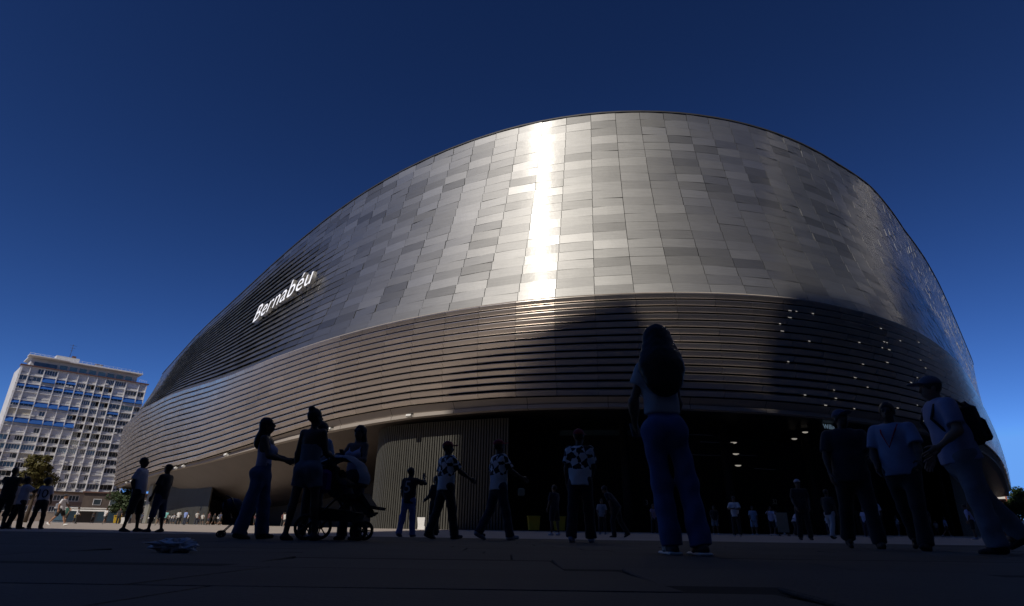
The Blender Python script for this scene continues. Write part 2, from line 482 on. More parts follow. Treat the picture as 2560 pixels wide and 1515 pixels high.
o = spart("cladding_panels", b, M_CLAD, kind="stuff"); set_tone(o.data, tv)

# louvred band: fourteen blades, each in butted lengths
NL = 14
PROF = [(1.00, -.10), (.80, .33), (.74, .40), (.68, .40), (.19, .215), (.13, .15), (.17, -.02)]
for j in range(NL):
    b = MB(); tv = []
    for k in range(K0, K1):
        sa, sb = seam(k, 0) + .012, seam(k + 1, 0) - .012
        if sb < -204 or sa > 216: continue
        ss = np.linspace(sa, sb, 3)
        t = .5 + random.uniform(-.35, .35)
        rows = [louv(ss, (j + q) / NL, d) for q, d in PROF]
        for i in range(len(PROF) - 1):
            vs = [*rows[i], *rows[i + 1]]
            b.add(vs, [(0, 3, 4, 1), (1, 4, 5, 2)], True); tv += [t, t]
        for e, rv in ((0, False), (2, True)):            # closed ends
            idx = list(range(len(PROF)))
            b.add([r_[e] for r_ in rows], [idx[::-1] if rv else idx]); tv.append(t)
    o = spart("louvre_slat", b, M_LOUV); set_tone(o.data, tv)

def ribbon(fn_list, s0, s1, ds=2.5, close=False):
    """strip mesh along the plan through the given section points"""
    n = max(2, int((s1 - s0) / ds) + 1)
    ss = np.linspace(s0, s1, n)
    rows = [f(ss) for f in fn_list]
    b = MB()
    m = len(rows)
    vs = [rows[i][q] for q in range(n) for i in range(m)]
    fs = [(q * m + i, q * m + i + 1, (q + 1) * m + i + 1, (q + 1) * m + i) for q in range(n - 1) for i in range(m - 1)]
    b.add(vs, fs, False)
    return b
SA, SB = -200.0, 212.0
b = ribbon([lambda s: shell(s, np.full_like(s, 1.0), -.5), lambda s: shell(s, np.full_like(s, .75), -.75), lambda s: shell(s, np.full_like(s, .5), -.8), lambda s: shell(s, np.full_like(s, .25), -.8), lambda s: shell(s, np.zeros_like(s), -.8)], SA, SB)
spart("inner_wall", b, M_VOID)
b = ribbon([lambda s: louv(s, np.full_like(s, 1.0), -.75), lambda s: louv(s, np.full_like(s, .5), -.75), lambda s: louv(s, np.zeros_like(s), -.75)], SA, SB)
spart("inner_wall", b, M_VOID)
b = ribbon([lambda s: at(s, _OR(s) - .10, _ZR(s) - .02), lambda s: at(s, _OR(s) - .10, _ZR(s) + .16), lambda s: at(s, _OR(s) + .6, _ZR(s) + .22),
            lambda s: at(s, _OR(s) + 3, _ZR(s) + .25), lambda s: at(s, _OR(s) + 16, _ZR(s) + 1.0), lambda s: at(s, _OR(s) + 17, _ZR(s) - 3)], SA, SB)
spart("roof", b, M_ROOF)
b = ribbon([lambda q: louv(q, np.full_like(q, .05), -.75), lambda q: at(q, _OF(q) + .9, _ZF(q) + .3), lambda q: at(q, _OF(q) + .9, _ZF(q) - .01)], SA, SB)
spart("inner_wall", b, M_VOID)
# small ledge between shell and louvres
b = ribbon([lambda s: at(s, _OB(s) - .16, _ZB(s) + .05), lambda s: at(s, _OB(s) - .20, _ZB(s) - .03), lambda s: at(s, _OB(s) + .7, _ZB(s) - .02)], SA, SB)
o = spart("ledge", b, M_FASC)

# fascia under the louvres in butted panels
s = SA
while s < SB:
    e = min(s + 7.4, SB)
    b = ribbon([lambda q: at(q, _OL(q) + .05, _ZL(q) + .02), lambda q: at(q, _OF(q) - .06, _ZF(q) + .42), lambda q: at(q, _OF(q) - .26, _ZF(q) + .38),
                lambda q: at(q, _OF(q) - .28, _ZF(q) + .02), lambda q: at(q, _OF(q) + .5, _ZF(q))], s + .02, e - .02, 1.9)
    spart("fascia_panel", b, M_FASC)
    s = e
# belly and soffit
_DEP = _tab([-150, -128, -112, -95, -75, -52, -38, -26, -20], [.3, 1.5, 4.2, 5.6, 5.8, 5.0, 3.4, 1.2, .02])
secs = []
for t in np.linspace(0, 1, 9):
    secs.append((lambda t: (lambda q: at(q, _OF(q) + .5 + 13 * t, _ZF(q) - .02 - _DEP(q) * math.sin(math.pi / 2 * t) ** 1.15)))(t))
b = ribbon(secs, SA, SB, 2.5)
b.sm = [True] * len(b.f)
spart("soffit", b, M_BELLY)
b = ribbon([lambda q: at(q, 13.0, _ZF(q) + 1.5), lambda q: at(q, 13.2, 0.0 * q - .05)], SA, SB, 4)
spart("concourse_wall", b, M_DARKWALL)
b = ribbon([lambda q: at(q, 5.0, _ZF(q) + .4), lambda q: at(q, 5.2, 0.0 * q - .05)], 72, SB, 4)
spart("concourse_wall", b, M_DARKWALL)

# ribbed gate towers: dark drum with close set upright slats
rib_mesh = {}
def ribbed_wall(path, h, step, dim, name):
    """path: plan points left to right; slats are children of the drum wall"""
    pts = [Vector((p[0], p[1], 0)) for p in path]
    wall = MB()
    n = len(pts)
    nrm = []
    for i in range(n):
        t = (pts[min(i + 1, n - 1)] - pts[max(i - 1, 0)]).normalized(); nrm.append(Vector((t.y, -t.x, 0)))
    vs = []
    for i in range(n): vs += [pts[i] - nrm[i] * .16, pts[i] - nrm[i] * .16 + Vector((0, 0, h))]
    wall.add(vs, [(2 * i, 2 * i + 2, 2 * i + 3, 2 * i + 1) for i in range(n - 1)])
    w = spart(name, wall, M_DARKWALL)
    if dim not in rib_mesh:
        r_ = MB(); r_.box((0, 0, .5), (dim[0], dim[1], 1.0)); rib_mesh[dim] = r_.mesh("slat", M_RIB)
    acc = 0.0; cnt = 0
    for i in range(n - 1):
        a, c = pts[i], pts[i + 1]; L = (c - a).length
        while acc <= L:
            p = a.lerp(c, acc / L); nn = nrm[i].lerp(nrm[i + 1], acc / L)
            o = link("slat", rib_mesh[dim], w)
            o.location = p + Vector((0, -60, 0)); o.rotation_euler = (0, 0, math.atan2(nn.y, nn.x) + math.pi / 2 + random.uniform(-.01, .01))
            o.scale = (1, 1, h - .05)
            acc += step; cnt += 1
        acc -= L
    return w
ss = np.linspace(-23.6, -10.0, 30)
front = at(ss, 1.3, 0)
c0 = at(np.array([-23.6]), 5.8, 0)[0]
th0 = float(np.interp(-23.6, _S, _TH))
arc = [(c0[0] + 4.5 * math.cos(a), c0[1] + 4.5 * math.sin(a)) for a in np.linspace(th0 - math.pi / 2 - R(125), th0 - math.pi / 2, 14)]
ribbed_wall(arc[:-1] + [(q[0], q[1]) for q in front], 10.2, .285, (.17, .14), "gate_tower")
ss = np.linspace(-132, -84, 40); q = at(ss, 5.0, 0)
ribbed_wall([(a[0], a[1]) for a in q], 9.6, .62, (.36, .25), "gate_tower")
# plain concrete pylon at the far end
b = MB(); p = at(np.array([-139.0]), 4.5, 0)[0]; b.box((p[0], p[1], 4.4), (6.0, 3.0, 8.9), Matrix.Rotation(float(np.interp(-139, _S, _TH)), 3, 'Z'), bev=.1)
spart("pylon", b, mat("olive_concrete", (.22, .21, .17), .7, var=.15, scale=.6))
# entrance bays: columns, glazed doors, rails under the overhang
M_DOOR = mat("dark_glass", (0.012, 0.014, 0.016), 0.45, spec=0.2)
M_STEEL = mat("steel_tube", (0.55, 0.53, 0.50), 0.25, metal=1.0)
for s_ in (2, 14, 26, 38, 52, 68):
    p = at(np.array([float(s_)]), 6.0, 0)[0]
    b = MB(); b.tube([(p[0], p[1], 0), (p[0], p[1], 10.3)], .42, 14); spart("column", b, M_DARKWALL)
for s_ in np.arange(-4, 66, 3.2):
    p = at(np.array([float(s_)]), 12.7, 0)[0]; th = float(np.interp(s_, _S, _TH)); rz = Matrix.Rotation(th, 3, 'Z')
    b = MB(); b.box((p[0], p[1], 1.5), (2.6, .06, 2.9), rz); d = spart("door", b, M_DOOR)
    f = MB()
    for dx in (-1.36, 0, 1.36): f.box(Vector((p[0], p[1], 1.5)) + rz @ Vector((dx, -.02, 0)), (.08, .12, 3.0), rz)
    f.box((p[0], p[1], 3.06), (2.8, .12, .1), rz)
    me = f.mesh("frame", M_VOID); me.transform(STI); link("frame", me, d)
for off, z, sa, sb in ((6, 7.3, 9.2, 14.6), (6, 7.45, 15.6, 18.4), (7, 6.3, 18.5, 22), (6, 9.3, 9, 13), (6, 8.6, 11, 15.2), (5, 9.6, 3.0, 4.6), (5, 8.9, 3.2, 4.4)):
    ss = np.linspace(sa, sb, 6); q = at(ss, off, z)
    b = MB(); b.tube([tuple(p) for p in q], .05, 8); spart("handrail", b, M_STEEL)
b = ribbon([lambda q: at(q, 7.0, 9.75), lambda q: at(q, 7.0, 9.2)], -5.5, 4.5, 2)
spart("lintel_panel", b, mat("teal_glass_panel", (.05, .09, .10), .3))

# lit strips of the inner galleries glimpsed between the blades on the right
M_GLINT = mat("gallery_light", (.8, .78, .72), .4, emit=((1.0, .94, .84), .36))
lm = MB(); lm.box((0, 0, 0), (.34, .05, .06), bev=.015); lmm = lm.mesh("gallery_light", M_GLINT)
rg = np.random.default_rng(12)
for i in range(46):
    s_ = rg.choice([17.5, 18.2, 20, 23, 26, 31, 36, 40]) + rg.uniform(-1.2, 1.2) if i < 34 else rg.uniform(95, 170)
    j = int(rg.integers(0, 14)) if i < 34 else int(rg.integers(0, 5))
    p = louv(np.array([s_]), (j + .10) / NL, .16)[0]
    o = link("gallery_light", lmm, stadium); o.location = Vector(p) + Vector((0, -60, 0)); o.rotation_euler = (0, 0, float(np.interp(s_, _S, _TH)))
    k = rg.uniform(.5, 1.3) * (1 if i < 34 else 3.0); o.scale = (k, 1, rg.uniform(.8, 1.5) * (1 if i < 34 else 2.5))
# ------------------------------------------------------------------ lettering on the shell
M_LET = mat("glow_white_letter_face", (0.82, 0.82, 0.84), 0.45, var=.02, emit=((0.9, 0.93, 1.0), 0.75))  # emission added to brighten sunlit faces that give no light themselves
M_LETS = mat("letter_side_steel", (0.62, 0.60, 0.57), 0.35, metal=0.8, var=.05)
def text_mesh(txt, extrude=0.0, res=4, thin=0.0):
    cu = bpy.data.curves.new("lettering", 'FONT')
    cu.body = txt; cu.extrude = extrude; cu.resolution_u = res; cu.size = 1.0; cu.offset = thin
    ob = bpy.data.objects.new("lettering", cu); COL.objects.link(ob)
    dg = bpy.context.evaluated_depsgraph_get()
    me = bpy.data.meshes.new_from_object(ob.evaluated_get(dg))
    bpy.data.objects.remove(ob); bpy.data.curves.remove(cu)
    me.materials.clear()
    return me
def shell_at_z(s, z, out):
    v = (z - float(_ZB(s))) / (float(_ZR(s)) - float(_ZB(s)))
    return shell(np.array([s]), np.array([v]), out)[0]
sign = empty("wall_lettering", (-42, 80, 31), 0, "tall white raised letters reading Bernabéu on the left front of the stadium", "sign")
SGI = Matrix.Translation((42, -80, -31))
mesh_l = [(c, text_mesh(c, 0.28, 4, -0.004)) for c in "Bernabéu"]
capH = max(v.co.y for v in mesh_l[0][1].vertices)
sc_ = 2.95 / capH
x_ = 0.0
lay = []
for c, me in mesh_l:
    xs = [v.co.x for v in me.vertices]
    lay.append((x_ - min(xs) * sc_, me, c)); x_ += (max(xs) - min(xs)) * sc_ + .50
S0, SLEN = -59.6, 17.8
kx = SLEN / (x_ - .5)
def zbase(s): return 29.2 + (s - S0) / SLEN * 1.45
for x0, me, c in lay:
    for v in me.vertices:
        s = S0 + (x0 + v.co.x * sc_) * kx
        p = shell_at_z(s, zbase(s) + v.co.y * sc_, 0.75 + v.co.z)
        v.co = SGI @ Vector(p)
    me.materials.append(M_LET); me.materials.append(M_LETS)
    me.update()
    for pl in me.polygons:
        s_mid = S0 + 9
        t = float(np.interp(s_mid, _S, _TH)); nn = Vector((math.sin(t), -math.cos(t), 0))
        pl.material_index = 0 if pl.normal.dot(nn) > 0.8 else 1
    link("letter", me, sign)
rods = MB()
for x0, me, c in lay:
    for dx in (.4, 1.2):
        s = S0 + (x0 + dx) * kx
        for dz in (.6, 1.6):
            a = shell_at_z(s, zbase(s) + dz, .0); q = shell_at_z(s, zbase(s) + dz, .6)
            rods.tube([SGI @ Vector(a), SGI @ Vector(q)], .06, 6)
rods.build("stand_off", M_LETS, sign)

# small floodlights on the lip of the fascia
M_FLH = mat("pale_lamp_housing", (0.75, 0.74, 0.70), 0.4)
fl = empty("floodlight", (0, 0, 0))
b = MB(); b.box((0, -.28, -.12), (.62, .34, .26), Matrix.Rotation(R(-25), 3, 'X'), bev=.04); b.build("housing", M_FLH, fl)
b = MB(); b.tube([(-.25, 0, .15), (-.25, -.28, -.05)], .035, 6); b.tube([(.25, 0, .15), (.25, -.28, -.05)], .035, 6); b.tube([(-.3, 0, .15), (.3, 0, .15)], .04, 6); b.build("bracket", M_VOID, fl)
locs = [(-19.9, "floodlight on the stadium fascia above the ribbed gate tower"), (-31.2, "floodlight on the stadium fascia above the women with the pushchair"),
        (-57, "floodlight on the fascia midway between the pushchair group and the two men"), (-80, "floodlight on the fascia, right one of the close pair"),
        (-86, "floodlight on the fascia, left one of the close pair"), (-136, "floodlight on the fascia near the far left corner, right one"), (-144, "floodlight on the fascia at the far left corner")]
for i, (s, lab) in enumerate(locs):
    o = fl if i == 0 else copy_tree(fl)
    p = at(np.array([float(s)]), float(_OF(s)) - .32, float(_ZF(s)) + .25)[0]
    o.location = p; o.rotation_euler = (0, 0, float(np.interp(s, _S, _TH)))
    sc = 1.0 if s > -50 else 1.35
    o.scale = (sc, sc, sc)
    tag(o, lab, "floodlight", "floodlights along the stadium fascia")

# sun glints deep under the overhang, added as glowing lamp-like shapes
M_SUN_GLINT = mat("sun_glint_glow", (0.8, 0.8, 0.75), 0.4, emit=((1.0, 0.92, 0.78), 0.42))
lp = empty("concourse_sun_glint", (0, 0, 0))
b = MB(); b.ell((0, 0, 0), (.34, .26, .13)); b.build("lens", M_SUN_GLINT, lp)
b = MB(); b.ell((0, 0, .06), (.38, .30, .12)); b.box((0, .25, .12), (.2, .4, .08)); b.build("housing", M_VOID, lp)  # lens and housing only give the added glint its shape
for i, (s, off, z, lab) in enumerate([(16.1, 7, 8.85, "added glow for a sun glint under the overhang, topmost of a column of three"), (16.2, 7, 7.7, "added glow for a sun glint under the overhang, middle of a column of three"),
                                      (16.3, 7, 6.55, "added glow for a sun glint under the overhang, lowest of a column of three"), (24.9, 5, 10.15, "added glow for a sun glint under the overhang, upper of a pair"),
                                      (25.6, 7, 9.75, "added glow for a sun glint under the overhang, lower of a pair")]):
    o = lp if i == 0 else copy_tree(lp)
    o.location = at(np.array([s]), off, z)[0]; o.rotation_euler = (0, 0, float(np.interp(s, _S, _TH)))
    tag(o, lab, "lamp", "added sun glint glows under the stadium overhang")

# gate numbers and sign lettering on the dark concourse
M_NUM = mat("grey_number_paint", (.72, .74, .70), .6)
M_NUMB = mat("pale_blue_sign_letters", (.35, .55, .75), .5, emit=((.5, .75, 1.0), .22))
M_BOARD = mat("dark_sign_board", (.03, .03, .035), .6)
def flat_text(txt, height, m, parent=None, name="lettering", depth=.02):
    me = text_mesh(txt, depth / 2, 3)
    ys = [v.co.y for v in me.vertices]; k = height / max(max(ys), .01)
    for v in me.vertices: v.co = Vector((v.co.x * k, -v.co.z, v.co.y * k))
    me.materials.append(m)
    return link(name, me, parent)
def gate_sign(name, txt, s, off, z, hgt, m, label, w):
    p = at(np.array([float(s)]), off, z)[0]; th = float(np.interp(s, _S, _TH))
    e = empty(name, p, th, label, "sign")
    b = MB(); b.box((w / 2 - .15, .06, hgt * .5), (w + .1, .06, hgt * 1.6), bev=.01); b.build("board", M_BOARD, e)
    t = flat_text(txt, hgt, m, e); t.location = (0, -.01, 0)
    return e
gate_sign("gate_number_sign", "3", 5.45, 11.0, 2.67, .48, M_NUM, "dark gate sign with the number 3 beside the woman in jeans", .45)
gate_sign("gate_number_sign", "32", 25.3, 11.0, 3.08, .52, M_NUM, "dark gate sign with the number 32 on the concourse", .75)
gate_sign("name_sign", "Willia", 23.4, 1.6, 9.93, .46, M_NUMB, "dark sign with pale blue letters Willia high under the overhang", 1.7)

# ------------------------------------------------------------------ apartment block at the far left
M_WHITE = mat("white_frame_paint", (.74, .72, .69), .6, var=.06, scale=.8)
M_OFFW = mat("weathered_white_render", (.60, .585, .56), .8, var=.12, scale=.4)
M_SHUT = mat("white_roller_shutter", (.68, .67, .66), .6, var=.05, rand=.12)
M_CREAM = mat("cream_shutter", (.58, .53, .41), .6, rand=.1)
M_GLS = mat("window_glass", (.05, .065, .075), .08, spec=.8, var=.3, scale=.5, rand=.5)
M_TEAL = mat("teal_balcony_glass", (.16, .28, .29), .15, spec=.6, rand=.2)
M_BLUEG = mat("blue_tinted_glass", (.10, .20, .30), .15, spec=.6, rand=.2)
M_DEEP = mat("balcony_recess", (.045, .04, .04), .8, rand=.4)
M_AWN = mat("blue_awning_canvas", (.012, .10, .36), .75, rand=.15)
M_STONE = mat("brown_stone_base", (.36, .29, .23), .8, var=.12, scale=.5)
M_BRN = mat("brown_cornice_edge", (.14, .07, .05), .7)
apt = empty("apartment_building", (-168.4, 191.2, 0), math.atan2(.72405, .68975), "white gridded apartment block with blue awnings on its upper floors, far left", "apartment block")
BX = [0, 2.3, 6.3, 10.2, 13.1, 16.2, 19.2, 22.0, 24.7, 27.6, 31.5, 35.7, 38.2]
ZB0, FH, NF = 10.0, 40.0 / 14, 14
def apart(name, shape, m, parent=apt):
    b = MB(); shape(b); return b.build(name, m, parent)
apart("wall", lambda b: b.box((19.1, 8.6, 30), (38.0, 14, 40.2)), M_DEEP)
for x in (-.05, 38.25): apart("side_wall", lambda b: b.box((x, 8.6, 30), (.3, 14.4, 40)), M_OFFW)
for f in range(NF + 1):
    z = 50 - f * FH
    apart("floor_slab", lambda b: b.box((19.1, .45, z - .08), (39.0, 1.7, .22)), M_WHITE)
    if f < NF:
        apart("parapet", lambda b: b.box((19.1, .02, z - FH + .42), (38.2, .12, .62)), M_OFFW)
        apart("rail", lambda b: b.tube([(0, -.08, z - FH + .86), (38.2, -.08, z - FH + .86)], .05, 6), M_WHITE)
for x in BX: apart("mullion", lambda b: b.box((x, -.34, 30), (.26, .5, 40.3)), M_WHITE)
GRID = ["bbgbbbbbggbb", "ggAaagdddbgg", "aaaaaaaaaaAA", "bbbbbbgddgGd", "aaAAAagggagg", "ccbbbdddgggg", "AAAAAAdddggg",
        "bbbbbbdddgbd", "ugudddgggggg", "uuudduugugdg", "ggcddbbbbggg", "gugugbdggbgg", "ddddgbbbbbbg", "ggggdgggggdg"]
shut_cache = {}
def shutter_mesh(w, m):
    key = (round(w, 2), m.name)
    if key not in shut_cache:
        b = MB(); h = FH - 1.05
        n = 9
        for i in range(n):
            zz = -h / 2 + (i + .5) * h / n
            b.box((0, 0, zz), (w, .05 + .02 * (i % 2), h / n - .02))
        shut_cache[key] = b.mesh("shutter", m)
    return shut_cache[key]
win_cache = {}
def window_meshes(w, nb, m):
    key = (round(w, 2), nb, m.name)
    if key not in win_cache:
        h = FH - 1.0
        f = MB()
        for i in range(nb + 1): f.box((-w / 2 + i * w / nb, 0, 0), (.10, .10, h))
        f.box((0, 0, -h / 2 + .06), (w, .09, .12)); f.box((0, 0, h / 2 - .06), (w, .09, .12))
        p = MB(); p.box((0, .06, 0), (w, .03, h))
        win_cache[key] = (f.mesh("window", M_WHITE), p.mesh("pane", m))
    return win_cache[key]
for f, row in enumerate(GRID):
    z0 = 50 - (f + 1) * FH
    for k, c in enumerate(row):
        xa, xb = BX[k] + .14, BX[k + 1] - .14
        w = xb - xa; xc = (xa + xb) / 2; zc = z0 + .78 + (FH - 1.0) / 2
        if c in "bc":
            if random.random() < .22 and w > 2.2:
                o = link("shutter", shutter_mesh(w * .55, M_SHUT if c == "b" else M_CREAM), apt); o.location = (xa + w * .275, .02, zc)
                fm, pm = window_meshes(w * .42, 2, M_GLS); o = link("window", fm, apt); o.location = (xb - w * .21, .1, zc); link("pane", pm, o)
            else:
                o = link("shutter", shutter_mesh(w, M_SHUT if c == "b" else M_CREAM), apt); o.location = (xc, .02, zc)
        elif c in "guG":
            m = {"g": M_GLS, "u": M_BLUEG, "G": M_TEAL}[c]
            fm, pm = window_meshes(w, random.choice((3, 4, 5)) if w > 2.4 else 2, m)
            o = link("window", fm, apt); o.location = (xc, random.choice((.1, .1, .35)), zc); link("pane", pm, o)
            if c == "g" and random.random() < .45:
                o = link("shutter", shutter_mesh(w * random.choice((.25, .35, .5)), M_SHUT), apt); o.scale = (1, 1, random.choice((.35, .5, 1))); o.location = (xa + w * .3, .2, zc + .2)
        elif c == "d":
            fm, pm = window_meshes(w * .6, 2, M_GLS); o = link("window", fm, apt); o.location = (xc - w * .12, 1.2, zc); link("pane", pm, o)
        if c in "aA":
            d = 1.6 if c == "A" else .95
            fm, pm = window_meshes(w, 3, M_GLS); o = link("window", fm, apt); o.location = (xc, .35, zc); link("pane", pm, o)
            zt = z0 + FH - .22
            apart("awning", lambda b: b.prism([(0, zt), (-.75 if c == "A" else -.5, zt - d), (-.75 if c == "A" else -.5, zt - d - .16), (-.69 if c == "A" else -.44, zt - d - .16), (-.69 if c == "A" else -.44, zt - d + .02), (.05, zt - .05)], (0, 1, 0), (0, 0, 1), (xa, -.12, 0), (1, 0, 0), w), M_AWN)
ac = MB(); ac.box((0, 0, 0), (.85, .32, .58), bev=.03); ac.ell((-.14, -.15, 0), (.22, .04, .22)); acm = ac.mesh("air_conditioner", M_OFFW)
for (k, f) in ((4, 1), (4.4, 1), (5.2, 1), (8, 0), (2, 5), (5, 6), (10, 6), (6.3, 8), (6.7, 8), (2.2, 10), (4.6, 10), (6, 10), (7.6, 10), (9.6, 10), (5.3, 13), (7.8, 13), (9.4, 12), (3.1, 4), (9.2, 4)):
    o = link("air_conditioner", acm, apt); i = int(k)
    o.location = (BX[i] + (k - i) * (BX[i + 1] - BX[i]) + .7, -.5, 50 - (f + 1) * FH + .75)
# stone storeys at the foot
apart("base_wall", lambda b: b.box((19.3, 8.2, 5), (36, 13, 9.8)), M_STONE)
apart("base_band", lambda b: (b.box((19.3, 1.55, 5.9), (36.2, .3, 1.2)), b.box((19.3, 1.6, 9.4), (36.2, .2, .5))), mat("brown_panel_band", (.22, .15, .11), .7))
for i in range(8):
    x = 3.6 + i * 4.35
    fm, pm = window_meshes(2.9, 3, M_GLS); o = link("window", fm, apt); o.location = (x, 1.62, 7.7); link("pane", pm, o)
    fm, pm = window_meshes(3.6, 5, M_GLS); o = link("window", fm, apt); o.location = (x, 1.62, 4.0); link("pane", pm, o)
# penthouse and roof
apart("cornice", lambda b: b.box((19.1, .5, 50.25), (39.4, 2.6, .42)), M_BRN)
apart("penthouse_wall", lambda b: b.box((18.6, 7.5, 52.0), (33, 10, 3.3)), M_OFFW)
for i in range(8):
    fm, pm = window_meshes(2.3, 1, M_TEAL); o = link("window", fm, apt); o.location = (11.6 + i * 2.95, 2.35, 51.7); link("pane", pm, o); o.scale = (1.05, 1, 1.2)
apart("window_strip", lambda b: b.box((6.4, 2.38, 51.6), (6.6, .1, 1.7)), M_GLS)
apart("roof_slab", lambda b: (b.box((18.6, 6.2, 53.9), (35.0, 13, .45)), b.box((6.5, 1.0, 54.0), (11.5, 4.0, .35))), M_WHITE)
apart("roof_housing", lambda b: (b.box((12.5, 8, 55.4), (7.0, 5, 2.6)), b.box((22.5, 7, 54.9), (2.2, 2.0, 1.9)), b.box((29, 8, 54.6), (6, 5, 1.0))), M_OFFW)
apart("chimney", lambda b: (b.box((14.2, 6.5, 57.0), (1.2, 1.2, 1.0)), b.box((22.5, 7, 55.95), (2.5, 2.3, .18))), M_BRN)
apart("antenna", lambda b: (b.tube([(13, 7, 56.5), (13, 7, 62.0)], .07, 6), b.tube([(12, 7, 61.6), (14.2, 7, 61.6)], .04, 6), b.tube([(12.3, 7, 60.6), (13.9, 7, 60.6)], .04, 6), b.tube([(12.5, 7, 59.6), (13.6, 7, 59.6)], .04, 6)), M_DEEP)
def rails(b):
    for i in range(26):
        b.tube([(1 + i * 1.4, 1.2, 54.1), (1 + i * 1.4, 1.2, 55.1)], .03, 4)
    b.tube([(1, 1.2, 55.1), (36, 1.2, 55.1)], .03, 4); b.tube([(1, 1.2, 54.6), (36, 1.2, 54.6)], .02, 4)
    for x in np.arange(35.4, 38.4, .6): b.tube([(x, -.6, 50.4), (x, -.6, 51.5)], .03, 4)
    b.tube([(35.2, -.6, 51.5), (38.4, -.6, 51.5)], .03, 4)
apart("roof_railing", rails, M_WHITE)

# ------------------------------------------------------------------ trees
M_BARK = mat("bark", (.07, .05, .035), .9, var=.3, scale=6)
def leaf_mat(name, c):
    m = mat(name, c, .6, var=.35, scale=.7, rand=.05, spec=.3)
    return m
def tree(name, label, x, y, h, cr, m, n=5200, seed=1, trunk=.28, squash=.85, leaf=.22):
    rg = np.random.default_rng(seed)
    e = empty(name, (x, y, 0), rg.uniform(0, 6.2), label, "tree")
    b = MB()
    b.tube([(0, 0, -.1), (.05, .02, h * .25), (.1, -.05, h * .5), (.05, 0, h * .75)], [trunk, trunk * .8, trunk * .55, trunk * .25], 8)
    clumps = []
    for i in range(13):
        a = rg.uniform(0, 6.28); z0 = h * rg.uniform(.28, .6); rr = cr * rg.uniform(.35, .95)
        p1 = Vector((rr * math.cos(a), rr * math.sin(a), z0 + h * rg.uniform(.08, .3)))
        b.tube([(.06, 0, z0), tuple(Vector((.06, 0, z0)).lerp(p1, .5) + Vector((0, 0, .15))), tuple(p1)], [trunk * .4, trunk * .25, trunk * .08], 6)
        clumps.append((p1, cr * rg.uniform(.32, .52)))
    b.build("trunk", M_BARK, e)
    for i in range(12):
        a = rg.uniform(0, 6.28); rr = cr * rg.uniform(0, .75)
        clumps.append((Vector((rr * math.cos(a), rr * math.sin(a), h * rg.uniform(.5, .92))), cr * rg.uniform(.26, .48)))
    ct = np.array([c[0] for c in clumps]); cs = np.array([c[1] for c in clumps])
    ii = rg.integers(0, len(clumps), n)
    d = rg.normal(size=(n, 3)); d /= np.linalg.norm(d, axis=1)[:, None]
    P = ct[ii] + d * (cs[ii] * rg.uniform(.45, 1.08, n) ** .7)[:, None] * np.array([1, 1, squash])
    P[:, 2] = np.minimum(P[:, 2], h * 1.02)
    u = rg.normal(size=(n, 3)); u /= np.linalg.norm(u, axis=1)[:, None]
    w = np.cross(u, d + .01); w /= np.linalg.norm(w, axis=1)[:, None]
    sz = leaf * rg.uniform(.6, 1.4, n)[:, None]
    V = np.stack([P - u * sz, P + w * sz * .55, P + u * sz, P - w * sz * .55], 1).reshape(-1, 3)
    me = bpy.data.meshes.new("crown")
    me.from_pydata(V.tolist(), [], np.arange(4 * n).reshape(-1, 4).tolist()); me.materials.append(m); me.update()
    link("crown", me, e)
    return e
M_LF1 = leaf_mat("autumn_olive_leaves", (.085, .075, .02)); M_LF2 = leaf_mat("dark_green_leaves", (.035, .055, .018)); M_LF3 = leaf_mat("mid_green_leaves", (.05, .09, .025))
tree("plane_tree", "small olive green tree in front of the apartment block", -71.3, 90.2, 9.9, 2.1, M_LF1, 4200, 3)
tree("street_tree", "dark tree between the apartment block and the stadium", -107.3, 168.7, 12.0, 3.6, M_LF2, 3000, 5, leaf=.3)
tree("street_tree", "low dark green tree beside the yellow bin at the stadium corner", -82.5, 130.5, 5.5, 2.6, M_LF2, 2400, 6, leaf=.26)
tree("avenue_tree", "tall green tree past the right end of the stadium", 147.5, 172.5, 13.0, 4.2, M_LF3, 5200, 8, leaf=.34)
tree("avenue_tree", "green tree at the right edge of the picture behind the dark car", 152, 168, 11.5, 4.0, M_LF3, 4200, 9, leaf=.3)
tree("avenue_tree", "green tree half hidden behind the brick house at the right", 178, 210, 15.0, 5.5, M_LF2, 3200, 10, leaf=.34)
# ------------------------------------------------------------------ brick house past the right end
bh = empty("brick_house", (149, 186, 0), R(-38), "red brick house with white balconies past the right end of the stadium", "house")
MBRK = mat("red_brick", (.36, .13, .09), .85, var=.15, scale=2)
def hp(name, shape, m):
    b = MB(); shape(b); return b.build(name, m, bh)
hp("wall", lambda b: b.box((0, 5, 8.5), (9, 10, 17)), MBRK)
hp("roof", lambda b: b.prism([(-5, 17), (5, 17), (4, 17.6), (-4, 17.6)], (1, 0, 0), (0, 0, 1), (0, -.4, 0), (0, 1, 0), 11), M_OFFW)
for i in range(5):
    z = 2.4 + i * 3.1
    for x in (-2.6, 2.4):
        o = hp("window", lambda b: b.box((x, -.05, z), (1.5, .16, 1.6)), M_WHITE)
        bb = MB(); bb.box((x, -.15, z), (1.2, .06, 1.3)); bb.build("pane", M_GLS, o)
    hp("balcony", lambda b: (b.box((0, -.6, z - 1.15), (8, 1.2, .18)), b.box((0, -1.15, z - .7), (8, .08, .9))), M_WHITE)
hp("gable", lambda b: b.box((-5.2, 5, 4.5), (1.2, 10, 9)), mat("grey_render", (.30, .28, .25), .8))
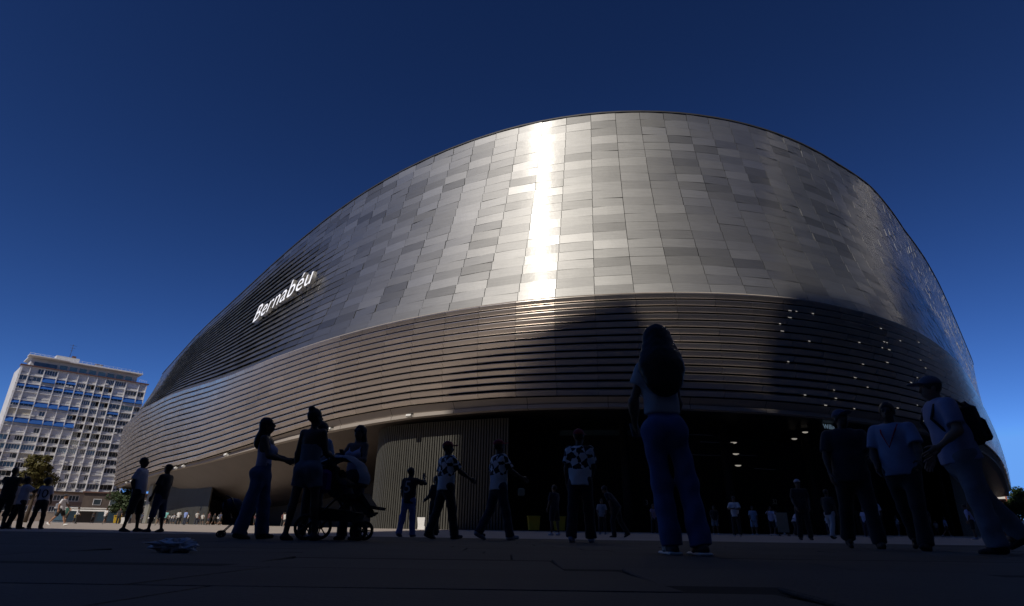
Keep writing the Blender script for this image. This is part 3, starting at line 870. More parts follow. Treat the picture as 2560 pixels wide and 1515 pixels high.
# glazed pavilion in front of the apartment block
pv = empty("glass_pavilion", (-90, 129.8, 0), R(35), "low blue grey glazed pavilion at the foot of the apartment block", "pavilion")
M_PV = mat("blue_grey_panel", (.13, .17, .22), .35, var=.2, scale=.5)
def pp(name, shape, m):
    b = MB(); shape(b); return b.build(name, m, pv)
pp("wall", lambda b: b.box((0, 2, 1.35), (11, 4, 2.7)), M_PV)
pp("roof", lambda b: b.box((0, 1.9, 2.85), (11.6, 4.8, .28), bev=.05), M_OFFW)
for i in range(6):
    if i in (2, 3): continue
    pp("window", lambda b: b.box((-4.6 + i * 1.85, -.04, 1.4), (1.6, .12, 2.0)), M_BLUEG)
d = pp("door", lambda b: b.box((0, -.04, 1.15), (3.2, .12, 2.3)), M_DEEP)
pp("awning", lambda b: b.prism([(0, 2.7), (-1.2, 2.35), (-1.2, 2.27), (0, 2.6)], (0, 1, 0), (0, 0, 1), (-5, 0, 0), (1, 0, 0), 10), M_OFFW)

lb = empty("low_building", (-120, 208, 0), R(35), "low dark building behind the trees between the apartment block and the stadium", "building")
b = MB(); b.box((0, 4, 4.5), (44, 8, 9)); b.build("wall", mat("dark_brick", (.10, .075, .06), .85, var=.2, scale=.6), lb)
b = MB(); b.box((0, 4, 9.2), (45, 9, .4)); b.build("roof", M_BRN, lb)
for i in range(9):
    for z in (2.2, 6.2):
        b = MB(); b.box((-18 + i * 4.5, -.05, z), (2.2, .2, 1.9)); o = b.build("window", M_WHITE, lb)
        b = MB(); b.box((-18 + i * 4.5, -.16, z), (1.9, .06, 1.6)); b.build("pane", M_GLS, o)
# ------------------------------------------------------------------ things on the plaza
M_FRAME = mat("dark_tube_metal", (.03, .03, .035), .35, metal=.6)
M_FABD = mat("black_fabric", (.018, .018, .022), .85, bump=.1)
M_FABG = mat("grey_blue_fabric", (.20, .23, .29), .85, bump=.15, bscale=120)
M_TYRE = mat("rubber_tyre", (.02, .02, .02), .8)
M_YEL = mat("yellow_plastic", (.55, .36, .02), .5, var=.08)
M_WPL = mat("white_plastic", (.75, .74, .72), .5, var=.05)
def wheel(parent, c, r, wd=.035, spokes=7, name="wheel"):
    b = MB()
    pts = [(c[0] + (r - wd / 2) * math.cos(a), c[1], c[2] + (r - wd / 2) * math.sin(a)) for a in np.linspace(0, 2 * math.pi, 25)]
    b.tube(pts, wd / 2, 6, False)
    o = b.build(name, M_TYRE, parent)
    s = MB()
    for i in range(spokes):
        a = 2 * math.pi * i / spokes
        s.tube([c, (c[0] + (r - wd) * math.cos(a), c[1], c[2] + (r - wd) * math.sin(a))], .009, 5)
    s.tube([(c[0], c[1] - .03, c[2]), (c[0], c[1] + .03, c[2])], .028, 8)
    s.build("rim", M_FRAME, o)
def pushchair():
    e = empty("pushchair", (-2.36, 8.62, ground_z(0, 8.62)), R(-4), "big black pushchair with a grey blue hood and a purple bag on its handle", "pushchair")
    for sy in (-.27, .27):
        wheel(e, (-.40, sy, .17), .17, .045); 
    for sy in (-.14, .14):
        wheel(e, (.30, sy, .13), .13, .045)
    b = MB()
    for sy in (-.25, .25):
        b.tube([(-.40, sy, .17), (-.05, sy, .52), (.05, sy, .60)], .014); b.tube([(.30, sy * .6, .13), (-.02, sy, .55), (-.40, sy, .92), (-.52, sy, 1.0)], .014)
    b.tube([(-.52, -.25, 1.0), (-.54, 0, 1.02), (-.52, .25, 1.0)], .018); b.tube([(-.40, -.27, .17), (-.40, .27, .17)], .012); b.tube([(.30, -.14, .13), (.30, .14, .13)], .012)
    b.build("frame", M_FRAME, e)
    b = MB(); b.prism([(-.34, .26), (.22, .24), (.26, .36), (.0, .40), (-.36, .44)], (1, 0, 0), (0, 0, 1), (0, .21, 0), (0, -1, 0), .42); b.build("basket", M_FABD, e)
    b = MB(); b.prism([(-.30, .98), (-.16, .60), (.0, .50), (.26, .56), (.28, .62), (.04, .60), (-.08, .66), (-.20, 1.0)], (1, 0, 0), (0, 0, 1), (0, .22, 0), (0, -1, 0), .44); b.build("seat", M_FABD, e)
    b = MB(); b.prism([(.26, .58), (.40, .42), (.56, .40), (.57, .44), (.44, .46), (.31, .62)], (1, 0, 0), (0, 0, 1), (0, .17, 0), (0, -1, 0), .34); b.build("footrest", M_FABD, e)
    # ribbed hood
    vs, fs = [], []
    nu, nv_ = 15, 9
    for i in range(nu):
        a = R(-8 + 150 * i / (nu - 1)); rr = 1.0 + (.02 if i % 3 else -.015)
        for j in range(nv_):
            t = -1 + 2 * j / (nv_ - 1); w_ = math.cos(t * 1.25) ** .35
            vs.append((-.08 + .40 * math.cos(a) * rr * (.55 + .45 * w_), .245 * t, .80 + .36 * math.sin(a) * rr * (.5 + .5 * w_)))
    for i in range(nu - 1):
        for j in range(nv_ - 1):
            k = i * nv_ + j; fs.append((k, k + 1, k + nv_ + 1, k + nv_))
    b = MB(); b.add(vs, fs, True); b.build("hood", M_FABG, e)
    return e
pushchair()
bag = empty("shoulder_bag", (-2.62, 8.27, ground_z(0, 8.3) + .60), R(10), "purple and pink bag hanging from the pushchair handle", "bag")
b = MB(); b.box((0, 0, .16), (.28, .13, .32), bev=.05); b.build("bag_body", mat("purple_cloth", (.075, .02, .20), .8, var=.2, scale=8), bag)
b = MB(); b.box((-.10, -.01, .17), (.10, .15, .30), bev=.04); b.build("side_panel", mat("pink_cloth", (.28, .02, .14), .8), bag)
b = MB(); b.tube([(-.09, 0, .30), (-.07, 0, .46), (0, 0, .52), (.07, 0, .46), (.09, 0, .30)], .012); b.build("handle", M_FABD, bag)
def buggy():
    e = empty("folding_buggy", (-4.38, 9.75, ground_z(0, 9.75)), R(20), "small dark folding buggy behind the long haired woman", "pushchair")
    for sx in (-.20, .20):
        for sy in (-.2, .2): wheel(e, (sx, sy, .075), .075, .03, 5)
    b = MB()
    for sy in (-.2, .2):
        b.tube([(-.20, sy, .08), (.10, sy, .45), (-.12, sy, .82), (-.22, sy, .86)], .011); b.tube([(.20, sy, .08), (-.08, sy, .42)], .011)
    b.build("frame", M_FRAME, e)
    b = MB(); b.prism([(-.16, .30), (.18, .30), (.20, .36), (-.06, .40), (-.20, .78), (-.25, .76)], (1, 0, 0), (0, 0, 1), (0, .18, 0), (0, -1, 0), .36); b.build("seat", M_FABD, e)
    e.scale = (.8, .8, .72)
    b = MB(); b.ell((-.08, 0, .66), (.20, .20, .16)); b.build("hood", mat("dark_blue_fabric", (.02, .03, .07), .85), e)
    return e
buggy()
# crumpled bag lying on the ground
V, Fq = [], []
nu, nv_ = 22, 12
rg = np.random.default_rng(4)
nz = rg.normal(0, 1, (nv_ + 1, nu))
for i in range(nv_ + 1):
    ph = math.pi * i / nv_
    for j in range(nu):
        th = 2 * math.pi * j / nu; r_ = 1 + .30 * nz[i, j] * math.sin(ph)
        V.append((.125 * r_ * math.sin(ph) * math.cos(th) * (1.25 if math.cos(th) < 0 else 1), .08 * r_ * math.sin(ph) * math.sin(th), .045 + .045 * r_ * math.cos(ph)))
for i in range(nv_):
    for j in range(nu):
        j2 = (j + 1) % nu; Fq.append((i * nu + j, (i + 1) * nu + j, (i + 1) * nu + j2, i * nu + j2))
b = MB(); b.add(V, Fq, False)
o = b.build("plastic_bag", mat("grey_blue_plastic_film", (.62, .64, .68), .4, var=.2, scale=20))
o.scale = (.8, .8, .8); o.location = (-1.83, 3.42, ground_z(0, 3.42)); tag(o, "crumpled pale plastic bag lying on the shaded paving", "litter")

def wheelie_bin(x, y, rz, label, z=0.0):
    e = empty("yellow_bin", (x, y, z), rz, label, "bin", "yellow bins on the plaza")
    b = MB(); b.prism([(-.42, .08), (.42, .08), (.52, 1.15), (-.52, 1.15)], (1, 0, 0), (0, 0, 1), (0, .42, 0), (0, -1, 0), .84); b.build("body", M_YEL, e)
    b = MB(); b.box((0, 0, 1.21), (1.14, .95, .10), bev=.03); b.box((0, -.48, 1.18), (1.0, .06, .06)); b.build("lid", M_YEL, e)
    for sx in (-.36, .36):
        b = MB(); b.tube([(sx, .3, .09), (sx + .07, .3, .09)], .09, 10); b.build("wheel", M_TYRE, e)
    return e
wheelie_bin(2.2, 54.0, R(8), "yellow wheelie bin in the shade nearest the ribbed gate tower")
wheelie_bin(4.5, 54.4, R(3), "yellow wheelie bin in the shade, right one of the pair by the gate")
wheelie_bin(-64.8, 101, R(35), "sunlit yellow bin near the far left corner of the stadium")
for i, (x, y, w_, h_, lab) in enumerate([(-7.25, 51.0, .62, .95, "white plastic barrier block standing at the foot of the ribbed gate tower"), (-62.2, 99.0, 1.0, .95, "white plastic barrier block beside the sunlit yellow bin")]):
    e = empty("barrier_block", (x, y, 0), R(-8 + 30 * i), lab, "barrier", "white barrier blocks")
    b = MB(); b.prism([(-w_ / 2, 0), (w_ / 2, 0), (w_ / 2, h_ * .25), (w_ / 2 - .06, h_ * .35), (w_ / 2 - .02, h_), (-w_ / 2 - .06, h_), (-w_ / 2 + .02, h_ * .3)], (1, 0, 0), (0, 0, 1), (0, .22, 0), (0, -1, 0), .44); b.build("body", M_WPL, e)
    b = MB(); b.tube([(-w_ * .2, -.05, h_), (-w_ * .2, -.05, h_ + .06), (w_ * .2, -.05, h_ + .06), (w_ * .2, -.05, h_)], .02, 6); b.build("handle", M_FABD, e)
pnl = empty("display_board", (16.2, 36.0, 0), R(-14), "pale beige board standing in the shade beside the crouching fan", "board")
b = MB(); b.box((0, 0, .75), (.62, .05, 1.1), bev=.01); b.build("panel", mat("beige_board", (.26, .23, .17), .7), pnl)
b = MB()
for sx in (-.25, .25): b.tube([(sx, .05, 0), (sx, .05, 1.25)], .025, 6); b.box((sx, .05, .02), (.08, .6, .04))
b.build("leg", M_FRAME, pnl)

def car(x, y, rz, label, col):
    e = empty("parked_car", (x, y, 0), rz, label, "car")
    m = mat("car_paint", col, .25, spec=.7, var=.03)
    b = MB(); b.prism([(-2.1, .32), (2.1, .32), (2.15, .62), (2.0, .84), (1.05, .93), (.45, 1.38), (-1.0, 1.42), (-1.75, .98), (-2.12, .9)], (1, 0, 0), (0, 0, 1), (0, .85, 0), (0, -1, 0), 1.7); b.build("body", m, e)
    for sy in (-.855, .855):
        b = MB(); b.prism([(-1.55, .97), (.85, .95), (.4, 1.32), (-.95, 1.35)], (1, 0, 0), (0, 0, 1), (0, sy, 0), (0, -.01 if sy < 0 else .01, 0), 1); b.build("window", M_GLS, e)
    for sx in (-1.3, 1.35):
        for sy in (-.8, .8): wheel(e, (sx, sy, .32), .32, .15, 5)
    for sy in (-.6, .6):
        b = MB(); b.ell((2.08, sy, .68), (.08, .18, .09)); b.build("headlight", M_WPL, e)
        b = MB(); b.box((-2.1, sy, .75), (.06, .3, .14), bev=.02); b.build("tail_light", mat("red_lens", (.3, .02, .02), .3), e)
    return e
car(137.5, 160.5, R(160), "dark car parked beyond the right end of the stadium", (.015, .016, .02))
# ------------------------------------------------------------------ people: smooth bodies and clothes meshed from blended volumes
class Vol:
    """blend of rounded volumes, meshed with naive surface nets"""
    def __init__(s, lo, hi, h):
        s.h = h; s.lo = np.array(lo, float)
        n = np.ceil((np.array(hi) - s.lo) / h).astype(int) + 1
        s.X = (s.lo[0] + h * np.arange(n[0]))[:, None, None].astype(np.float32)
        s.Y = (s.lo[1] + h * np.arange(n[1]))[None, :, None].astype(np.float32)
        s.Z = (s.lo[2] + h * np.arange(n[2]))[None, None, :].astype(np.float32)
        s.D = np.full(n, 9.0, np.float32)
    def cap(s, a, b, ra, rb=None, f=None, k=1.0):
        rb = ra if rb is None else rb
        a, b = np.array(a, float), np.array(b, float); ba = b - a; L = max(float(ba @ ba), 1e-9)
        qx, qy, qz = s.X - a[0], s.Y - a[1], s.Z - a[2]
        t = np.clip((qx * ba[0] + qy * ba[1] + qz * ba[2]) / L, 0, 1)
        qx = qx - t * ba[0]; qy = qy - t * ba[1]; qz = qz - t * ba[2]
        d2 = qx * qx + qy * qy + qz * qz
        if f is not None:
            qf = qx * f[0] + qy * f[1] + qz * f[2]; d2 = d2 + (k * k - 1) * qf * qf
        return np.sqrt(d2) - (ra + (rb - ra) * t)
    def ell(s, c, r, M=None):
        qx, qy, qz = s.X - c[0], s.Y - c[1], s.Z - c[2]
        if M is not None:
            qx, qy, qz = (qx * M[0][0] + qy * M[0][1] + qz * M[0][2], qx * M[1][0] + qy * M[1][1] + qz * M[1][2], qx * M[2][0] + qy * M[2][1] + qz * M[2][2])
        q = np.sqrt((qx / r[0]) ** 2 + (qy / r[1]) ** 2 + (qz / r[2]) ** 2)
        return (q - 1) * min(r)
    def plane(s, p, n): return (s.X - p[0]) * n[0] + (s.Y - p[1]) * n[1] + (s.Z - p[2]) * n[2]
    def add(s, d, k=0.03):
        if k <= 0: s.D = np.minimum(s.D, d)
        else:
            h = np.clip(.5 + .5 * (d - s.D) / k, 0, 1); s.D = d * (1 - h) + s.D * h - k * h * (1 - h)
        return s
    def cut(s, d): s.D = np.maximum(s.D, d); return s
    def fold(s, amp, fr, ph=0.0):
        s.D = s.D + amp * (np.sin(s.Z * fr + np.sin(s.X * fr * .7 + ph) * 1.6 + s.Y * fr * .5) * np.sin(s.X * fr * .55 - s.Z * fr * .35 + ph * 2))
        return s
    def mesh(s):
        D = s.D; ins = D < 0
        n = D.shape
        c = np.zeros((n[0] - 1, n[1] - 1, n[2] - 1), np.int8)
        for i in (0, 1):
            for j in (0, 1):
                for k in (0, 1): c += ins[i:n[0] - 1 + i, j:n[1] - 1 + j, k:n[2] - 1 + k]
        act = (c > 0) & (c < 8)
        idx = np.full(c.shape, -1, np.int64); idx[act] = np.arange(act.sum())
        nv = int(act.sum()); acc = np.zeros((nv, 3)); cnt = np.zeros(nv)
        quads = []
        for ax in range(3):
            sl0 = [slice(None)] * 3; sl1 = [slice(None)] * 3
            sl0[ax] = slice(0, -1); sl1[ax] = slice(1, None)
            A, B = D[tuple(sl0)], D[tuple(sl1)]
            cr = np.argwhere((A < 0) != (B < 0))
            o1, o2 = [q for q in range(3) if q != ax]
            ok = (cr[:, o1] > 0) & (cr[:, o2] > 0) & (cr[:, o1] < n[o1] - 1) & (cr[:, o2] < n[o2] - 1)
            cr = cr[ok]
            if len(cr) == 0: continue
            a, b = A[tuple(cr.T)], B[tuple(cr.T)]
            t = a / (a - b)
            p = cr.astype(float); p[:, ax] += t
            ids = []
            for (d1, d2) in ((-1, -1), (0, -1), (0, 0), (-1, 0)):
                q = cr.copy(); q[:, o1] += d1; q[:, o2] += d2
                i_ = idx[tuple(q.T)]; ids.append(i_)
                np.add.at(acc, i_, p); np.add.at(cnt, i_, 1)
            Q = np.stack(ids, 1)
            flip = (a < 0) if ax != 1 else (a >= 0)
            Q[~flip] = Q[~flip][:, ::-1]
            quads.append(Q)
        V = s.lo + s.h * acc / np.maximum(cnt, 1)[:, None]
        return V, (np.concatenate(quads) if quads else np.zeros((0, 4), int))

def np_mesh(name, V, Q, m, smooth=True):
    me = bpy.data.meshes.new(name)
    me.vertices.add(len(V)); me.vertices.foreach_set("co", np.asarray(V, np.float32).ravel())
    nq = len(Q)
    me.loops.add(nq * 4); me.loops.foreach_set("vertex_index", np.asarray(Q, np.int32).ravel())
    me.polygons.add(nq); me.polygons.foreach_set("loop_start", np.arange(0, nq * 4, 4, dtype=np.int32))
    me.polygons.foreach_set("use_smooth", np.full(nq, smooth))
    me.materials.append(m)
    me.update(calc_edges=True); me.validate()
    return me

M_SKIN = mat("skin", (.3, .2, .15), .55, obj_color=True, var=.06, scale=8)
M_CLOTH = mat("cloth", (.3, .3, .3), .85, obj_color=True, var=.08, scale=12, bump=.15, bscale=220, sheen=.2)
M_DENIM = mat("denim", (.3, .3, .3), .85, obj_color=True, var=.22, scale=9, bump=.2, bscale=260)
M_HAIR = mat("hair", (.02, .015, .012), .5, obj_color=True, var=.35, scale=30)
M_SHOE = mat("shoe", (.3, .3, .3), .6, obj_color=True, var=.1)
def checked_cloth():
    m = mat("checked_cloth", (.75, .75, .76), .85, var=.05, scale=10)
    nt = m.node_tree; N, L = nt.nodes, nt.links
    tc = N.new("ShaderNodeTexCoord"); mp = N.new("ShaderNodeMapping"); mp.inputs["Rotation"].default_value = (.2, .5, .78)
    nz = N.new("ShaderNodeTexNoise"); nz.inputs["Scale"].default_value = 9
    L.new(tc.outputs["Object"], nz.inputs["Vector"])
    mxv = N.new("ShaderNodeMixRGB"); mxv.inputs[0].default_value = .09
    L.new(tc.outputs["Object"], mxv.inputs[1]); L.new(nz.outputs["Color"], mxv.inputs[2]); L.new(mxv.outputs[0], mp.inputs["Vector"])
    ch = N.new("ShaderNodeTexChecker"); ch.inputs["Scale"].default_value = 9.5
    ch.inputs[1].default_value = (.75, .75, .77, 1); ch.inputs[2].default_value = (.012, .012, .014, 1)
    L.new(mp.outputs[0], ch.inputs["Vector"])
    sp = N.new("ShaderNodeSeparateXYZ"); L.new(tc.outputs["Object"], sp.inputs[0])
    n2 = N.new("ShaderNodeMath"); n2.operation = 'MULTIPLY_ADD'; n2.inputs[1].default_value = .12
    L.new(nz.outputs["Fac"], n2.inputs[0]); L.new(sp.outputs["Z"], n2.inputs[2])
    gt = N.new("ShaderNodeMath"); gt.operation = 'GREATER_THAN'; gt.inputs[1].default_value = 1.19; L.new(n2.outputs[0], gt.inputs[0])
    mx = N.new("ShaderNodeMixRGB"); mx.inputs[1].default_value = (.75, .75, .77, 1)
    L.new(gt.outputs[0], mx.inputs[0]); L.new(ch.outputs[0], mx.inputs[2])
    L.new(mx.outputs[0], N["Principled BSDF"].inputs["Base Color"])
    return m
M_CHECK = checked_cloth()

def hand_geo():
    """right hand hanging down from the wrist at the origin, palm towards -X (the body), thumb forward (+Y), loosely curled"""
    v = Vol((-.075, -.075, -.215), (.06, .10, .05), .0045)
    f = (1, 0, 0)
    v.add(v.cap((0, 0, .03), (0, 0, -.02), .027, .029, f, 1.35), 0)
    v.add(v.cap((0, -.018, -.035), (-.004, -.022, -.085), .021, .021, f, 1.5), .015)
    v.add(v.cap((0, .018, -.035), (-.004, .022, -.09), .021, .020, f, 1.5), .015)
    for y, L1, L2, r in ((.031, .040, .034, .0088), (.011, .044, .039, .0092), (-.009, .041, .036, .0088), (-.028, .033, .028, .0078)):
        a = np.array((-.002, y, -.088)); b = a + np.array((-.013, y * .12, -L1)); c = b + np.array((-.024, 0, -L2))
        v.add(v.cap(a, b, r * 1.05, r), .006); v.add(v.cap(b, c, r, r * .82), .004)
    a = np.array((-.006, .028, -.030)); b = a + np.array((-.014, .028, -.036)); c = b + np.array((-.016, .010, -.034))
    v.add(v.cap(a, b, .0125, .0105), .012); v.add(v.cap(b, c, .0105, .008), .004)
    return v.mesh()
HAND = hand_geo()
WR = {}

def rotm(ax, a):
    c, s = math.cos(a), math.sin(a)
    if ax == 'x': return np.array([[1, 0, 0], [0, c, -s], [0, s, c]])
    if ax == 'y': return np.array([[c, 0, s], [0, 1, 0], [-s, 0, c]])
    return np.array([[c, -s, 0], [s, c, 0], [0, 0, 1]])
def ldir(side, fwd, out):
    f, o = R(fwd), R(out)
    return np.array([side * math.sin(o), math.sin(f) * math.cos(o), -math.cos(f) * math.cos(o)])

def person(label, x, y, yaw, H=1.75, female=False, w=1.0, h=.013, lean=0, side=0, twist=0, head=(0, 0),
           armL=(4, 9, 16, 2), armR=(4, 9, 16, 2), legL=(0, 3, 2), legR=(0, 3, 2), skin=(.09, .055, .04),
           shirt=None, pants=None, hair=None, cap=None, shoes=(.5, .5, .5), hands=True, glasses=False, group=None, number=None, eyes=False):
    """one standing or walking figure. Angles in degrees; arms (upper fwd, upper out, fore fwd, fore out), legs (fwd, out, knee)"""
    q = H / 1.75
    e = empty("person", (x, y, 0), R(yaw), label, "person", group)
    hipw = (.098 if female else .092) * q
    pel = np.array((0, 0, .95 * q))
    MS = rotm('y', R(side)) @ rotm('x', R(-lean))
    MT = MS @ rotm('z', R(twist))
    def T(px, py, pz): return pel + MT @ (np.array((px, py, pz)) * q)
    shw = (.150 if female else .178) * w
    shL, shR = T(-shw, 0, .47), T(shw, 0, .47)
    neck, chest, waist = T(0, -.01, .53), T(0, 0, .30), T(0, 0, .14)
    fwdT = MT @ np.array((0, 1, 0)); upT = MT @ np.array((0, 0, 1)); rtT = MT @ np.array((1, 0, 0))
    MH = MT @ rotm('z', R(head[0])) @ rotm('x', R(-head[1]))
    hc = neck + upT * .055 * q + MH @ (np.array((0, .02, .10)) * q)
    def HP(a, b, c): return hc + MH @ (np.array((a, b, c)) * q)
    legs = []
    for sd, (f, o, k) in ((-1, legL), (1, legR)):
        hip = np.array((sd * hipw, 0, .90 * q)); knee = hip + ldir(sd, f, o) * .42 * q; ank = knee + ldir(sd, f - k, o * .6) * .415 * q
        legs.append((hip, knee, ank, f - k))
    zmin = min(l[2][2] for l in legs) - .082 * q
    arms = []
    for sd, sh, (uf, uo, ff, fo) in ((-1, shL, armL), (1, shR, armR)):
        el = sh + MS @ ldir(sd, uf, uo) * .285 * q; fd = MS @ ldir(sd, ff, fo); wr = el + fd * .25 * q
        arms.append((sd, sh, el, wr, fd))
    off = np.array((0, 0, -zmin))
    allp = [hc + (0, 0, .2 * q), hc] + [p for l in legs for p in l[:3]] + [p for a in arms for p in a[1:4]]
    lo = np.min(allp, 0) - .24 * q; hi = np.max(allp, 0) + .24 * q; lo[2] = zmin - .02; 
    fl = 1.42
    fx = fwdT
    # --- skin
    v = Vol(lo, hi, h)
    v.add(v.cap(T(0, 0, -.02), waist, .148 * q * w, (.118 if female else .132) * q * w, fx, fl), 0)
    v.add(v.cap(waist, T(0, 0, .36), (.118 if female else .135) * q * w, (.142 if female else .160) * q * w, fx, fl), .05)
    v.add(v.cap(T(-shw * .75, 0, .455), T(shw * .75, 0, .455), .062 * q), .06)
    if female:
        for sd in (-1, 1): v.add(v.ell(T(sd * .072, .085, .31), (.066 * q, .066 * q, .062 * q)), .04)
        for sd in (-1, 1): v.add(v.ell(T(sd * .07, -.075, -.05), (.092 * q, .085 * q, .10 * q)), .05)
    v.add(v.cap(T(0, -.005, .47), neck + upT * .07 * q, .060 * q * (1 if not female else .85), .052 * q * (1 if not female else .85)), .03)
    v.add(v.ell(HP(0, -.012, .018), (.076 * q, .096 * q, .105 * q), MH.T), .02)
    v.add(v.ell(HP(0, .028, -.055), (.056 * q, .062 * q, .070 * q), MH.T), .03)
    v.add(v.cap(HP(0, .088, .005), HP(0, .108, -.028), .010 * q, .015 * q), .012)
    v.add(v.cap(HP(-.016, .083, -.062), HP(.016, .083, -.062), .011 * q), .01)
    for sd in (-1, 1):
        v.add(v.ell(HP(sd * .078, -.005, -.012), (.012 * q, .022 * q, .032 * q), MH.T), .008)
        v.add(v.cap(HP(sd * .018, .080, .022), HP(sd * .05, .068, .024), .010 * q), .012)
    for sd, sh, el, wr, fd in arms:
        v.add(v.cap(sh, el, .049 * q * w, .038 * q * w), .04); v.add(v.cap(el, wr, .039 * q, .026 * q), .02)
        v.add(v.cap(el + fd * .03 * q, el + fd * .11 * q, .041 * q, .037 * q), .03)
    for hip, knee, ank, a in legs:
        v.add(v.cap(hip, knee, .082 * q * w, .052 * q), .05); v.add(v.cap(knee, ank, .050 * q, .036 * q), .03)
        v.add(v.cap(knee + (ank - knee) * .18 + np.array((0, -.012, 0)) * q, knee + (ank - knee) * .42 + np.array((0, -.012, 0)) * q, .054 * q, .046 * q), .03)
        v.add(v.cap(ank + np.array((0, -.03, -.035)) * q, ank + np.array((0, .10, -.05)) * q, .036 * q, .030 * q), .03)
    V, Q = v.mesh()
    if hands:
        Vs, Qs = [V], [Q]
        n = len(V)
        for sd, sh, el, wr, fd in arms:
            z = -fd / np.linalg.norm(fd)
            yv = np.array((0, 1.0, 0)) if abs(z[1]) < .8 else np.array((0, 0, 1.0))
            xv = np.cross(yv, z); xv /= np.linalg.norm(xv); yv = np.cross(z, xv)
            Mh = np.stack([xv, yv, z], 1)
            hv = HAND[0].copy() * q * (.92 if female else 1.02)
            if sd < 0: hv[:, 0] *= -1
            Vs.append(wr + hv @ Mh.T); Qs.append((HAND[1] if sd > 0 else HAND[1][:, ::-1]) + n); n += len(hv)
        V, Q = np.concatenate(Vs), np.concatenate(Qs)
    link("body", np_mesh("body", V + off, Q, M_SKIN), e, skin)
    # --- trousers, shorts
    if pants:
        ln, hem, col = pants["len"], pants.get("hem", .062), pants["col"]
        v = Vol((lo[0], lo[1], zmin - .01), (hi[0], hi[1], 1.12 * q + .1), h)
        lo_ = pants.get("loose", .016)
        for hip, knee, ank, a in legs:
            t1 = min(ln / .5, 1.0); k2 = hip + (knee - hip) * t1
            up = (hip - knee) / np.linalg.norm(hip - knee)
            r0, r1 = .088 * q * w + lo_, max(.058 * q + lo_, hem * (1 if ln <= .5 else .92)) 
            rk = r0 + (r1 - r0) * 1.0
            d = v.cap(hip, k2 - up * (.06 if ln <= .5 else 0), r0, rk)
            if ln <= .5: d = np.maximum(d, v.plane(k2, -up))
            v.add(d, .04)
            if ln > .5:
                t2 = (ln - .5) / .5; en = knee + (ank - knee) * t2; dn = (ank - knee) / np.linalg.norm(ank - knee)
                en = en + dn * .02
                d = v.cap(knee, en + dn * .08, rk, hem); d = np.maximum(d, v.plane(en, dn)); v.add(d, .03)
        v.add(v.cap(pel + (0, 0, -.06 * q), pel + (0, 0, .10 * q), .158 * q * w + lo_ * .6, .135 * q * w + lo_ * .5, (0, 1, 0), fl * .95), .06)
        if female:
            for sd in (-1, 1): v.add(v.ell(np.array((sd * .07, -.075, .90)) * q, (.10 * q, .095 * q, .11 * q)), .05)
        v.cut(v.plane(pel + (0, 0, pants.get("top", .085) * q), upT))
        v.fold(.006, 26, x)
        link(pants.get("name", "trousers"), np_mesh("trousers", *[(a + off) if i == 0 else a for i, a in enumerate(v.mesh())], M_DENIM if pants.get("denim") else M_CLOTH), e, col)
    # --- shirt
    smesh = None
    if shirt:
        L = shirt.get("loose", .02); hem = shirt.get("hem", -.06); slv = shirt.get("sleeve", .6)
        v = Vol(lo, (hi[0], hi[1], hi[2]), h)
        v.add(v.cap(T(0, 0, min(hem, 0) - .04), waist, .150 * q * w + L, (.120 if female else .138) * q * w + L, fx, fl * (.97 if female else .84)), 0)
        v.add(v.cap(waist, T(0, 0, .36), (.120 if female else .140) * q * w + L, (.145 if female else .162) * q * w + L * .7, fx, fl * .97), .05)
        if slv > 0: v.add(v.cap(T(-shw * .85, 0, .45), T(shw * .85, 0, .45), .062 * q + .012), .06)
        else: v.add(v.cap(T(-shw * .62, 0, .42), T(shw * .62, 0, .42), .060 * q + .006), .05)
        if female:
            for sd in (-1, 1): v.add(v.ell(T(sd * .072, .085, .31), (.066 * q + .012, .066 * q + .012, .062 * q + .012)), .04)
        for sd, sh, el, wr, fd in arms:
            if slv <= 0: continue
            if slv <= 1:
                dn = (el - sh) / np.linalg.norm(el - sh); en = sh + (el - sh) * slv
                d = np.maximum(v.cap(sh, en + dn * .05, .056 * q * w + .010, .052 * q + .012 + L * .5), v.plane(en, dn))
                v.add(d, .035)
            else:
                v.add(v.cap(sh, el, .056 * q * w + .012, .046 * q + .014), .035); v.add(v.cap(el, wr, .046 * q + .012, .036 * q + .01), .02)
        v.cut(-v.cap(neck + upT * .05 * q + fwdT * .015, neck + upT * .3 * q, .072 * q))
        if slv <= 0:
            v.cut(-v.cap(T(-shw - .09, 0, .44), T(-shw - .02, 0, .36), .105 * q)); v.cut(-v.cap(T(shw + .09, 0, .44), T(shw + .02, 0, .36), .105 * q))
            v.cut(-v.cap(T(0, .13, .52), T(0, .10, .46), .105 * q))
            if shirt.get("low_back"): v.cut(v.plane(T(0, 0, shirt["low_back"]), upT))
        v.cut(v.plane(T(0, 0, hem), -upT))
        v.fold(.0055, 22, y)
        V, Q = v.mesh()
        smesh = np_mesh("shirt", V + off, Q, shirt.get("mat", M_CLOTH))
        link(shirt.get("name", "shirt"), smesh, e, shirt["col"])
    # --- shoes
    for hip, knee, ank, a in legs:
        v = Vol(ank - np.array((.09, .15, .16)) * q, ank + np.array((.09, .25, .10)) * q, max(h * .8, .009))
        tip = R(max(min(a * .8, 25), -55))
        c_, s_ = math.cos(tip), math.sin(tip)
        def F(yy, zz): return ank + np.array((0, yy * c_ - zz * s_, yy * s_ + zz * c_)) * q
        v.add(v.cap(F(-.045, -.045), F(.06, -.047), .040 * q, .043 * q, (1, 0, 0), 1.0), 0.02)
        v.add(v.cap(F(.05, -.050), F(.15, -.056), .043 * q, .031 * q), .03)
        v.add(v.cap(F(0, .0), F(-.01, -.03), .043 * q, .045 * q), .02)
        v.cut(v.plane(F(0, -.084), np.array((0, s_, -c_))))
        V, Q = v.mesh(); V = V + off; V[:, 2] = np.maximum(V[:, 2], 0.0)
